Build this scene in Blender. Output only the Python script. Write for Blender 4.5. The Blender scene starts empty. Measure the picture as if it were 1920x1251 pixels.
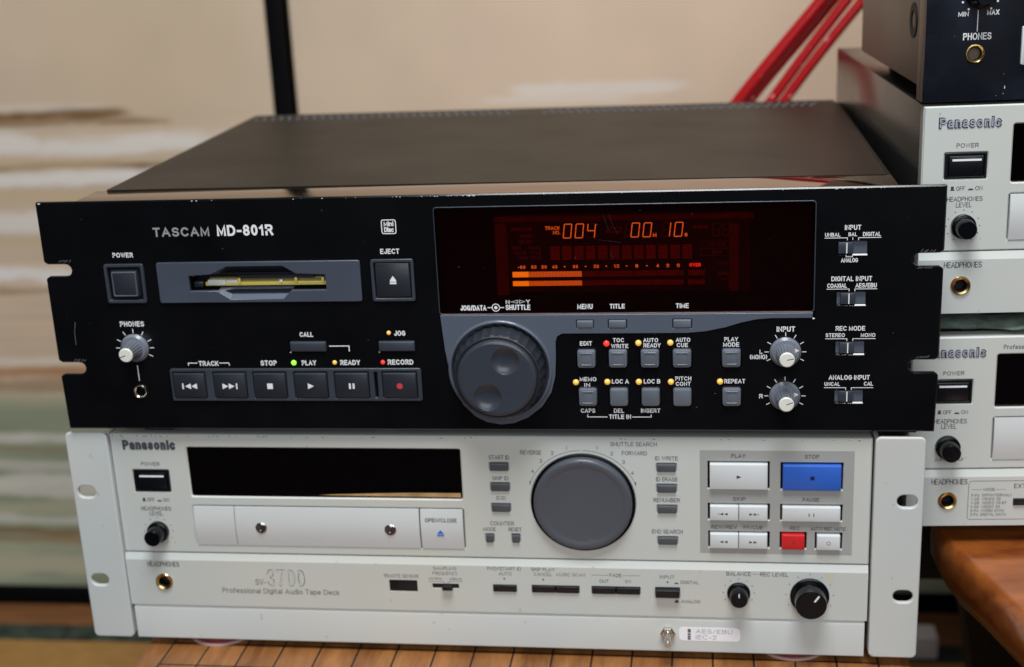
import bpy, math, random
import numpy as np
from math import sin, cos, pi, radians
random.seed(7)
S = 0.001                                   # everything below is measured in millimetres
sc = bpy.context.scene
C = sc.collection

# ------------------------------------------------------------------ camera
cam_d = bpy.data.cameras.new('camera'); cam = bpy.data.objects.new('camera', cam_d); C.objects.link(cam)
cam.location = (0.11493, -0.69438, 0.27422)
cam.rotation_euler = (radians(72.6927), radians(2.5857), radians(7.1245))
cam_d.sensor_width = 36; cam_d.lens = 48.018; cam_d.clip_start = 0.01; cam_d.clip_end = 50
cam_d.dof.use_dof = True; cam_d.dof.focus_distance = 0.700; cam_d.dof.aperture_fstop = 6.5
sc.camera = cam
# ------------------------------------------------------------------ world and lamps
w = bpy.data.worlds.new('World'); sc.world = w; w.use_nodes = True
w.node_tree.nodes['Background'].inputs[0].default_value = (0.92, 0.95, 1.0, 1)
w.node_tree.nodes['Background'].inputs[1].default_value = 0.035
def area(name, loc, target, sx, sy, power, col):
    l = bpy.data.lights.new(name, 'AREA'); l.shape = 'RECTANGLE'; l.size = sx; l.size_y = sy; l.energy = power; l.color = col
    o = bpy.data.objects.new(name, l); C.objects.link(o); o.location = loc
    from mathutils import Vector
    o.rotation_euler = (Vector(target) - Vector(loc)).to_track_quat('-Z', 'Y').to_euler()
    return o
area('front_fill', (0.3, -2.6, 1.15), (0.0, 0.1, 0.0), 2.4, 1.5, 40, (0.95, 0.975, 1.0))  # added broad soft fill behind the camera, not a known window
area('ceiling_lamp', (0.12, -0.50, 1.45), (0.10, -0.25, 0.0), 0.66, 0.50, 26, (0.98, 0.99, 1.0))
sc.view_settings.view_transform = 'Standard'; sc.view_settings.look = 'None'
sc.view_settings.exposure = 0.0; sc.view_settings.gamma = 1.0
sc.cycles.max_bounces = 8; sc.cycles.transparent_max_bounces = 12
sc.cycles.use_denoising = True

# ------------------------------------------------------------------ materials
def mat(name, col, rough=0.5, metal=0.0, spec=0.5, bump=None, var=None, coat=0.0, emit=None, speck=None, rvar=0.0, smudge=None):
    """bump=(scale,strength) var=(scale,amount) speck=(scale,threshold,colour) smudge=(scale,amount,colour)"""
    m = bpy.data.materials.new(name); m.use_nodes = True
    nt = m.node_tree; N = nt.nodes; L = nt.links; b = N['Principled BSDF']
    b.inputs['Base Color'].default_value = (*col, 1); b.inputs['Roughness'].default_value = rough
    b.inputs['Metallic'].default_value = metal; b.inputs['Specular IOR Level'].default_value = spec
    b.inputs['Coat Weight'].default_value = coat; b.inputs['Coat Roughness'].default_value = 0.08
    tc = N.new('ShaderNodeTexCoord')
    def noise(scale, detail=4, stretch=None):
        n = N.new('ShaderNodeTexNoise'); n.inputs['Scale'].default_value = scale; n.inputs['Detail'].default_value = detail
        if stretch:
            mp = N.new('ShaderNodeMapping'); mp.inputs['Scale'].default_value = stretch
            L.new(tc.outputs['Object'], mp.inputs[0]); L.new(mp.outputs[0], n.inputs[0])
        else: L.new(tc.outputs['Object'], n.inputs[0])
        return n
    cur = None
    if var:
        n = noise(var[0]); mr = N.new('ShaderNodeMapRange'); mr.inputs[1].default_value = 0.3; mr.inputs[2].default_value = 0.7
        mr.inputs[3].default_value = 1 - var[1]; mr.inputs[4].default_value = 1 + var[1]
        L.new(n.outputs[0], mr.inputs[0])
        mx = N.new('ShaderNodeVectorMath'); mx.operation = 'SCALE'; mx.inputs[0].default_value = col
        L.new(mr.outputs[0], mx.inputs[3]); cur = mx.outputs[0]
    def over(fac, colr, cur):
        mx = N.new('ShaderNodeMix'); mx.data_type = 'RGBA'
        L.new(fac, mx.inputs[0]); mx.inputs[7].default_value = (*colr, 1)
        if cur is None: mx.inputs[6].default_value = (*col, 1)
        else: L.new(cur, mx.inputs[6])
        return mx.outputs[2]
    if smudge:
        n = noise(smudge[0], 6); mr = N.new('ShaderNodeMapRange'); mr.inputs[1].default_value = 0.5; mr.inputs[2].default_value = 0.75
        mr.inputs[4].default_value = smudge[1]; L.new(n.outputs[0], mr.inputs[0]); cur = over(mr.outputs[0], smudge[2], cur)
    if speck:
        n = noise(speck[0], 1); mr = N.new('ShaderNodeMapRange'); mr.inputs[1].default_value = speck[1]; mr.inputs[2].default_value = speck[1] + 0.03
        L.new(n.outputs[0], mr.inputs[0]); cur = over(mr.outputs[0], speck[2], cur)
    if cur is not None: L.new(cur, b.inputs['Base Color'])
    if rvar:
        n = noise(14, 5); mr = N.new('ShaderNodeMapRange'); mr.inputs[1].default_value = 0.3; mr.inputs[2].default_value = 0.7
        mr.inputs[3].default_value = max(0.02, rough - rvar); mr.inputs[4].default_value = rough + rvar
        L.new(n.outputs[0], mr.inputs[0]); L.new(mr.outputs[0], b.inputs['Roughness'])
    if bump:
        n = noise(bump[0], 2); bp = N.new('ShaderNodeBump'); bp.inputs['Strength'].default_value = bump[1]; bp.inputs['Distance'].default_value = 0.0002
        L.new(n.outputs[0], bp.inputs['Height']); L.new(bp.outputs[0], b.inputs['Normal'])
    if emit:
        b.inputs['Emission Color'].default_value = (*emit[0], 1); b.inputs['Emission Strength'].default_value = emit[1]
    return m
M = {}
M['black_panel'] = mat('black_panel_paint', (0.0034, 0.0036, 0.0047), 0.17, spec=0.5, bump=(2600, 0.06), var=(30, 0.25), speck=(330, 0.80, (0.10, 0.11, 0.13)), rvar=0.04)
M['black_cover'] = mat('cover_paint', (0.016, 0.013, 0.0095), 0.42, spec=0.16, bump=(2200, 0.35), smudge=(5, 0.15, (0.022, 0.020, 0.019)), rvar=0.035)
M['gloss_black'] = mat('gloss_black_trim', (0.40, 0.32, 0.27), 0.09, metal=1.0, rvar=0.03)
M['chassis'] = mat('dark_chassis_metal', (0.012, 0.012, 0.013), 0.6, spec=0.3)
M['chassis_light'] = mat('zinc_chassis_metal', (0.62, 0.70, 0.82), 0.5, metal=0.0)
M['slate'] = mat('slate_plastic', (0.088, 0.108, 0.146), 0.35, spec=0.5, bump=(1800, 0.2), smudge=(18, 0.4, (0.112, 0.134, 0.175)), rvar=0.07)
M['slate_frame'] = mat('dark_slate_plastic', (0.040, 0.049, 0.066), 0.33, bump=(1800, 0.15), var=(25, 0.15), rvar=0.05)
M['slate_dial'] = mat('dial_slate_plastic', (0.040, 0.047, 0.062), 0.27, bump=(1800, 0.15), smudge=(22, 0.4, (0.075, 0.086, 0.108)), rvar=0.07)
M['slate_btn'] = mat('button_slate_plastic', (0.020, 0.024, 0.033), 0.36, bump=(1800, 0.15), var=(40, 0.12), rvar=0.06)
M['grey_btn'] = mat('grey_button_plastic', (0.120, 0.138, 0.170), 0.30, var=(60, 0.1), rvar=0.05)
M['well'] = mat('recess_black', (0.005, 0.006, 0.009), 0.6, spec=0.25)
M['white_ink'] = mat('white_ink', (0.84, 0.86, 0.88), 0.5, emit=None)
M['grey_ink'] = mat('badge_grey_metal', (0.42, 0.43, 0.45), 0.35, metal=0.3)
M['cap_white'] = mat('knob_cap_white', (0.78, 0.78, 0.72), 0.35, var=(200, 0.04))
M['knob_grey'] = mat('knob_blue_grey', (0.17, 0.19, 0.235), 0.30, var=(80, 0.1))
M['knob_rib'] = mat('knob_rib_grey', (0.34, 0.37, 0.42), 0.24, metal=0.7, rvar=0.05)
M['screw_dark'] = mat('dark_screw', (0.16, 0.15, 0.19), 0.25, metal=0.9)
M['chrome'] = mat('worn_nickel', (0.62, 0.60, 0.55), 0.22, metal=1.0, rvar=0.06)
M['brass'] = mat('gilt_brass', (0.62, 0.45, 0.20), 0.25, metal=1.0, rvar=0.06)
M['bright_wear'] = mat('bare_metal_chip', (0.85, 0.86, 0.88), 0.3, metal=0.2)
M['red_ink'] = mat('red_ink', (0.60, 0.05, 0.07), 0.4)
M['led_amber'] = mat('amber_led', (0.95, 0.55, 0.12), 0.25, emit=((1.0, 0.55, 0.10), 0.35))
M['led_red'] = mat('red_led', (0.80, 0.03, 0.03), 0.2, emit=((1.0, 0.05, 0.03), 0.65))
M['led_green'] = mat('green_led', (0.35, 0.95, 0.10), 0.2, emit=((0.28, 1.0, 0.04), 0.95))
M['putty'] = mat('putty_paint', (0.575, 0.602, 0.582), 0.38, spec=0.45, bump=(2400, 0.12), smudge=(11, 0.30, (0.545, 0.56, 0.515)), rvar=0.05)
def tone_drift(m, c1, c2, scale):
    nt = m.node_tree; N = nt.nodes; L = nt.links; b = N['Principled BSDF']; old = b.inputs['Base Color'].links[0].from_socket
    tc = N.new('ShaderNodeTexCoord'); n = N.new('ShaderNodeTexNoise'); n.inputs['Scale'].default_value = scale; n.inputs['Detail'].default_value = 3; L.new(tc.outputs['Object'], n.inputs[0])
    cr = N.new('ShaderNodeValToRGB'); cr.color_ramp.elements[0].position = .35; cr.color_ramp.elements[1].position = .65; cr.color_ramp.elements[0].color = (*c1, 1); cr.color_ramp.elements[1].color = (*c2, 1)
    mx = N.new('ShaderNodeMix'); mx.data_type = 'RGBA'; mx.blend_type = 'MULTIPLY'; mx.inputs[0].default_value = 1; L.new(n.outputs[0], cr.inputs[0]); L.new(old, mx.inputs[6]); L.new(cr.outputs[0], mx.inputs[7]); L.new(mx.outputs[2], b.inputs['Base Color'])
    n2 = N.new('ShaderNodeTexNoise'); n2.inputs['Scale'].default_value = 210; n2.inputs['Detail'].default_value = 2; L.new(tc.outputs['Object'], n2.inputs[0])
    mr = N.new('ShaderNodeMapRange'); mr.inputs[1].default_value = .735; mr.inputs[2].default_value = .76; mr.inputs[4].default_value = .28; L.new(n2.outputs[0], mr.inputs[0])
    m2 = N.new('ShaderNodeMix'); m2.data_type = 'RGBA'; L.new(mr.outputs[0], m2.inputs[0]); L.new(mx.outputs[2], m2.inputs[6]); m2.inputs[7].default_value = (.16, .16, .15, 1); L.new(m2.outputs[2], b.inputs['Base Color'])
tone_drift(M['putty'], (.955, 1.0, 1.03), (1.02, 1.0, .955), 7)
M['putty_ear'] = mat('putty_paint_bracket', (0.580, 0.608, 0.596), 0.44, spec=0.4, bump=(2400, 0.12), var=(10, 0.03))
tone_drift(M['putty_ear'], (.96, 1.0, 1.03), (1.02, 1.0, .965), 8)
M['putty_btn'] = mat('pale_button_plastic', (0.65, 0.685, 0.70), 0.33, var=(50, 0.02))
M['putty_grey'] = mat('mid_grey_print', (0.36, 0.37, 0.355), 0.5, var=(15, 0.03))
M['dk_ink'] = mat('dark_grey_ink', (0.035, 0.040, 0.048), 0.6)
M['faint_ink'] = mat('pale_grey_ink', (0.12, 0.13, 0.14), 0.6)
M['dk_btn'] = mat('charcoal_button', (0.075, 0.082, 0.094), 0.36, var=(60, 0.1))
M['black_btn'] = mat('black_button', (0.004, 0.005, 0.008), 0.26, rvar=0.06)
M['black_knob'] = mat('black_knob_plastic', (0.0025, 0.003, 0.005), 0.22, spec=0.28, rvar=0.07)
M['dial_grey'] = mat('shuttle_dial_grey', (0.078, 0.087, 0.106), 0.27, spec=0.5, smudge=(16, 0.35, (0.094, 0.104, 0.124)), rvar=0.08)
M['blue_btn'] = mat('blue_button', (0.032, 0.125, 0.56), 0.30)
M['red_btn'] = mat('red_button', (0.62, 0.018, 0.022), 0.33)
M['blue_ink'] = mat('blue_ink', (0.03, 0.17, 0.62), 0.5)
M['label_paper'] = mat('white_tape_label', (0.90, 0.92, 0.96), 0.4)
M['purple_ink'] = mat('grey_violet_ink', (0.30, 0.31, 0.38), 0.6)
M['badge_dark'] = mat('badge_dark_outline', (0.035, 0.04, 0.06), 0.4)
M['badge_silver'] = mat('badge_silver', (0.50, 0.52, 0.60), 0.3, metal=0.3)
M['grey_metal'] = mat('grey_side_metal', (0.085, 0.087, 0.088), 0.22, metal=0.75, rvar=0.05)
M['brown_metal'] = mat('brown_side_paint', (0.17, 0.130, 0.100), 0.42, metal=0.25, bump=(1800, 0.2), var=(20, 0.08))
M['black_brushed'] = mat('blue_black_panel', (0.0030, 0.0045, 0.0090), 0.24, spec=0.3, smudge=(28, 0.55, (0.011, 0.018, 0.036)), speck=(260, 0.80, (0.25, 0.27, 0.3)), rvar=0.08)
M['rubber'] = mat('black_rubber', (0.006, 0.006, 0.007), 0.7, spec=0.2)
M['yellow_disc'] = mat('yellow_disc_shell', (0.80, 0.66, 0.16), 0.25, emit=None)
M['bezel'] = mat('bezel_slate', (0.058, 0.071, 0.098), 0.30, bump=(1800, .1), smudge=(16, .6, (0.085, 0.10, 0.13)), rvar=.06)
M['scratch_grey'] = mat('scratch_grey', (0.022, 0.022, 0.025), 0.5)
M['olive'] = mat('olive_disc_shell', (0.20, 0.17, 0.06), 0.35)
M['slot_grey'] = mat('slot_ramp_grey', (0.16, 0.175, 0.20), 0.3)
M['collar'] = mat('collar_slate', (0.105, 0.122, 0.155), 0.16, spec=0.7)
M['cloth'] = mat('sage_green_cloth', (0.13, 0.18, 0.15), 0.9, bump=(700, 1.0), var=(120, 0.35), smudge=(60, 0.7, (0.24, 0.30, 0.26)))
M['pad_red'] = mat('dull_red_pad', (0.15, 0.018, 0.022), 0.6, var=(90, 0.15))
M['pad_rim'] = mat('pink_white_rim', (0.50, 0.34, 0.32), 0.5)
M['cable_red'] = mat('red_cable_jacket', (0.42, 0.006, 0.010), 0.24, bump=(500, 1.0), coat=0.25, speck=(150, 0.69, (0.70, 0.25, 0.30)))  # pale specks put the glints of the shiny jacket into its colour
M['lacquer'] = mat('black_lacquer', (0.002, 0.002, 0.003), 0.6, spec=0.08)
M['added_floor'] = mat('added_dark_floor', (0.012, 0.012, 0.014), 0.95, spec=0.1, bump=(300, 1.0))  # for the floor added out of view to darken reflections
M['line_ink'] = mat('black_line_lacquer', (0.012, 0.009, 0.007), 0.5)
M['white_plastic'] = mat('white_plastic_box', (0.92, 0.93, 0.98), 0.5)

def wood(name, c1, c2, rough, scale, stretch, coat=0.0, rings=2.2, bumpS=0.2):
    m = bpy.data.materials.new(name); m.use_nodes = True; nt = m.node_tree; N = nt.nodes; L = nt.links; b = N['Principled BSDF']
    tc = N.new('ShaderNodeTexCoord'); mp = N.new('ShaderNodeMapping'); mp.inputs['Scale'].default_value = stretch
    n1 = N.new('ShaderNodeTexNoise'); n1.inputs['Scale'].default_value = scale; n1.inputs['Detail'].default_value = 8; n1.inputs['Distortion'].default_value = rings
    n2 = N.new('ShaderNodeTexNoise'); n2.inputs['Scale'].default_value = scale * 9; n2.inputs['Detail'].default_value = 6
    L.new(tc.outputs['Object'], mp.inputs[0]); L.new(mp.outputs[0], n1.inputs[0]); L.new(mp.outputs[0], n2.inputs[0])
    ad = N.new('ShaderNodeMath'); ad.operation = 'MULTIPLY_ADD'; ad.inputs[1].default_value = 0.35
    L.new(n2.outputs[0], ad.inputs[0]); L.new(n1.outputs[0], ad.inputs[2])
    cr = N.new('ShaderNodeValToRGB'); cr.color_ramp.elements[0].position = 0.48; cr.color_ramp.elements[1].position = 0.86
    cr.color_ramp.elements[0].color = (*c1, 1); cr.color_ramp.elements[1].color = (*c2, 1)
    L.new(ad.outputs[0], cr.inputs[0]); L.new(cr.outputs[0], b.inputs['Base Color'])
    b.inputs['Roughness'].default_value = rough; b.inputs['Coat Weight'].default_value = coat; b.inputs['Coat Roughness'].default_value = 0.12
    bp = N.new('ShaderNodeBump'); bp.inputs['Strength'].default_value = bumpS; bp.inputs['Distance'].default_value = 0.0003
    L.new(ad.outputs[0], bp.inputs['Height']); L.new(bp.outputs[0], b.inputs['Normal'])
    return m
M['board_wood'] = wood('kaya_board_wood', (0.15, 0.055, 0.015), (0.34, 0.145, 0.045), 0.36, 7, (7, 1.0, 7), rings=1.0)
M['table_wood'] = wood('lacquered_table_wood', (0.15, 0.034, 0.007), (0.37, 0.108, 0.021), 0.30, 5, (1.2, 3, 5), coat=0.5)
M['sill_wood'] = wood('sill_wood', (0.16, 0.060, 0.022), (0.28, 0.12, 0.045), 0.5, 9, (1, 9, 9))
M['leg_wood'] = wood('dark_leg_wood', (0.010, 0.005, 0.003), (0.022, 0.010, 0.005), 0.6, 9, (9, 9, 1))
M['tatami'] = wood('tatami_rush', (0.27, 0.130, 0.030), (0.45, 0.25, 0.070), 0.8, 40, (1, 12, 1), rings=0.2)
M['tatami_edge'] = wood('green_brocade_edge', (0.003, 0.009, 0.007), (0.050, 0.070, 0.050), 0.8, 26, (1, 1, 1), rings=1.5)

def pane_mat():
    m = bpy.data.materials.new('red_filter_pane'); m.use_nodes = True; nt = m.node_tree; N = nt.nodes; L = nt.links
    N.remove(N['Principled BSDF']); out = N['Material Output']
    t = N.new('ShaderNodeBsdfTransparent'); t.inputs[0].default_value = (0.74, 0.25, 0.16, 1)
    g = N.new('ShaderNodeBsdfGlossy'); g.inputs['Roughness'].default_value = 0.04; g.inputs[0].default_value = (1, 1, 1, 1)
    f = N.new('ShaderNodeFresnel'); f.inputs[0].default_value = 1.46
    mx = N.new('ShaderNodeMixShader'); L.new(f.outputs[0], mx.inputs[0]); L.new(t.outputs[0], mx.inputs[1]); L.new(g.outputs[0], mx.inputs[2])
    L.new(mx.outputs[0], out.inputs[0]); return m
M['pane'] = pane_mat()
M['vfd_back'] = mat('display_backing', (0.022, 0.022, 0.024), 0.7, var=(60, 0.3))
M['vfd_rim'] = mat('display_glass_rim', (0.11, 0.11, 0.11), 0.6, var=(200, 0.3))
M['vfd_dim'] = mat('unlit_phosphor', (0.31, 0.31, 0.32), 0.7, var=(300, 0.2))
M['vfd_faint'] = mat('unlit_phosphor_faint', (0.17, 0.17, 0.18), 0.7)
M['vfd_on'] = mat('lit_phosphor', (0.1, 0.1, 0.1), 0.7, emit=((0.95, 0.95, 0.30), 1.30))
M['vfd_bar'] = mat('lit_meter_phosphor', (0.1, 0.1, 0.1), 0.7, emit=((1.0, 1.0, 0.20), 1.0))
M['vfd_hot'] = mat('bright_meter_phosphor', (0.1, 0.1, 0.1), 0.7, emit=((1.0, 1.45, 0.10), 1.5))
M['vfd_red'] = mat('lit_red_phosphor', (0.1, 0.1, 0.1), 0.7, emit=((1.0, 0.16, 0.18), 1.5))

# ------------------------------------------------------------------ mesh helpers
class MB:
    def __init__(self): self.v = []; self.f = []
    def add(self, vs, fs):
        n = len(self.v); self.v += vs; self.f += [tuple(i + n for i in f) for f in fs]
    def box(self, x0, x1, y0, y1, z0, z1, b=0.0):
        if b <= 0:
            self.add([(x, y, z) for x in (x0, x1) for y in (y0, y1) for z in (z0, z1)],
                     [(0, 1, 3, 2), (4, 6, 7, 5), (0, 4, 5, 1), (2, 3, 7, 6), (0, 2, 6, 4), (1, 5, 7, 3)])
        else:
            o = lambda i: rrect(x0 + i, y0 + i, x1 - i, y1 - i, max(b - i, b * 0.15), 2)
            L = [(o(b), z0), (o(b * 0.3), z0 + b * 0.3), (o(0), z0 + b), (o(0), z1 - b), (o(b * 0.3), z1 - b * 0.3), (o(b), z1)]
            n = len(L[0][0]); vs = [(p[0], p[1], z) for ol, z in L for p in ol]; fs = []
            for k in range(len(L) - 1):
                for i in range(n):
                    j = (i + 1) % n; fs.append((k*n+i, k*n+j, (k+1)*n+j, (k+1)*n+i))
            fs.append(tuple(reversed(range(n)))); fs.append(tuple((len(L) - 1) * n + i for i in range(n)))
            self.add(vs, fs)
        return self
    def loft(self, rings, cap0=True, cap1=True):
        """rings: list of (outline[(x,z)], y), first = nearest the body, last = front"""
        n = len(rings[0][0]); vs = []; fs = []
        for ol, y in rings:
            vs += [(p[0], (p[2] if len(p) > 2 else y), p[1]) for p in ol]
        for k in range(len(rings) - 1):
            for i in range(n):
                j = (i + 1) % n; fs.append((k*n+i, (k+1)*n+i, (k+1)*n+j, k*n+j))
        if cap0: fs.append(tuple(range(n)))
        if cap1: fs.append(tuple(reversed([(len(rings) - 1) * n + i for i in range(n)])))
        self.add(vs, fs); return self
    def tube(self, pts, r, n=10):
        from mathutils import Vector
        P = [Vector(p) for p in pts]; vs = []; fs = []
        for i, p in enumerate(P):
            t = (P[min(i+1, len(P)-1)] - P[max(i-1, 0)]).normalized(); a = t.cross(Vector((0.1, 1, 0.2))).normalized(); b = t.cross(a)
            for k in range(n):
                q = p + (a * cos(2*pi*k/n) + b * sin(2*pi*k/n)) * r; vs.append(tuple(q))
        for i in range(len(P) - 1):
            for k in range(n):
                fs.append((i*n+k, i*n+(k+1) % n, (i+1)*n+(k+1) % n, (i+1)*n+k))
        self.add(vs, fs); return self
    def build(self, name, m, parent=None, smooth=0.6, label=None):
        me = bpy.data.meshes.new(name); me.from_pydata([(a*S, b*S, c*S) for a, b, c in self.v], [], self.f)
        me.validate()
        import bmesh
        bm = bmesh.new(); bm.from_mesh(me); bmesh.ops.recalc_face_normals(bm, faces=bm.faces); bm.to_mesh(me); bm.free()
        return link(me, name, m, parent, smooth, label)
def link(me, name, m, parent=None, smooth=0.6, label=None):
    me.materials.clear(); me.materials.append(M[m] if isinstance(m, str) else m)
    if smooth:
        me.polygons.foreach_set('use_smooth', [True] * len(me.polygons)); me.set_sharp_from_angle(angle=smooth)
    o = bpy.data.objects.new(name, me); C.objects.link(o)
    if parent: o.parent = parent
    if label: o['label'] = label
    return o
def thing(name, loc, label, cat, rz=0.0, group=None):
    o = bpy.data.objects.new(name, None); C.objects.link(o); o.empty_display_size = 0.02
    o.location = tuple(c * S for c in loc); o.rotation_euler = (0, 0, rz); o['label'] = label; o['category'] = cat
    if group: o['group'] = group
    return o
def tag(o, label=None, cat=None, kind=None, group=None):
    if label: o['label'] = label
    if cat: o['category'] = cat
    if kind: o['kind'] = kind
    if group: o['group'] = group
    return o
def rrect(x0, z0, x1, z1, r=0.0, n=3):
    r = max(0.001, min(r, (x1 - x0) / 2 - 1e-4, (z1 - z0) / 2 - 1e-4)); P = []
    for cx, cz, a0 in ((x1 - r, z0 + r, -pi/2), (x1 - r, z1 - r, 0), (x0 + r, z1 - r, pi/2), (x0 + r, z0 + r, pi)):
        for k in range(n + 1):
            a = a0 + pi/2 * k / n; P.append((cx + r * cos(a), cz + r * sin(a)))
    return P
def circ(cx, cz, r, n=32, a0=0.0):
    return [(cx + r * cos(a0 + 2*pi*k/n), cz + r * sin(a0 + 2*pi*k/n)) for k in range(n)]
def plate(name, outer, holes, yf, t, m, parent=None, bev=0.3, label=None, res=2):
    """flat plate in the XZ plane, front face at yf (facing -y), thickness t, real holes, bevelled rims"""
    cu = bpy.data.curves.new('outline', 'CURVE'); cu.dimensions = '2D'; cu.fill_mode = 'BOTH'
    cu.bevel_depth = bev * S; cu.offset = -bev * S; cu.extrude = (t / 2 - bev) * S; cu.bevel_resolution = res
    for ol in [outer] + list(holes):
        sp = cu.splines.new('POLY'); sp.points.add(len(ol) - 1)
        for i, p in enumerate(ol): sp.points[i].co = (p[0] * S, p[1] * S, 0, 1)
        sp.use_cyclic_u = True
    ob = bpy.data.objects.new('outline', cu); me = bpy.data.meshes.new_from_object(ob)
    n = len(me.vertices); a = np.empty(n * 3, 'f'); me.vertices.foreach_get('co', a); a = a.reshape(-1, 3)
    b = np.stack([a[:, 0], -a[:, 2] + (yf + t / 2) * S, a[:, 1]], 1); me.vertices.foreach_set('co', b.ravel())
    bpy.data.objects.remove(ob); bpy.data.curves.remove(cu); me.name = name
    return link(me, name, m, parent, 0.5, label)
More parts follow.
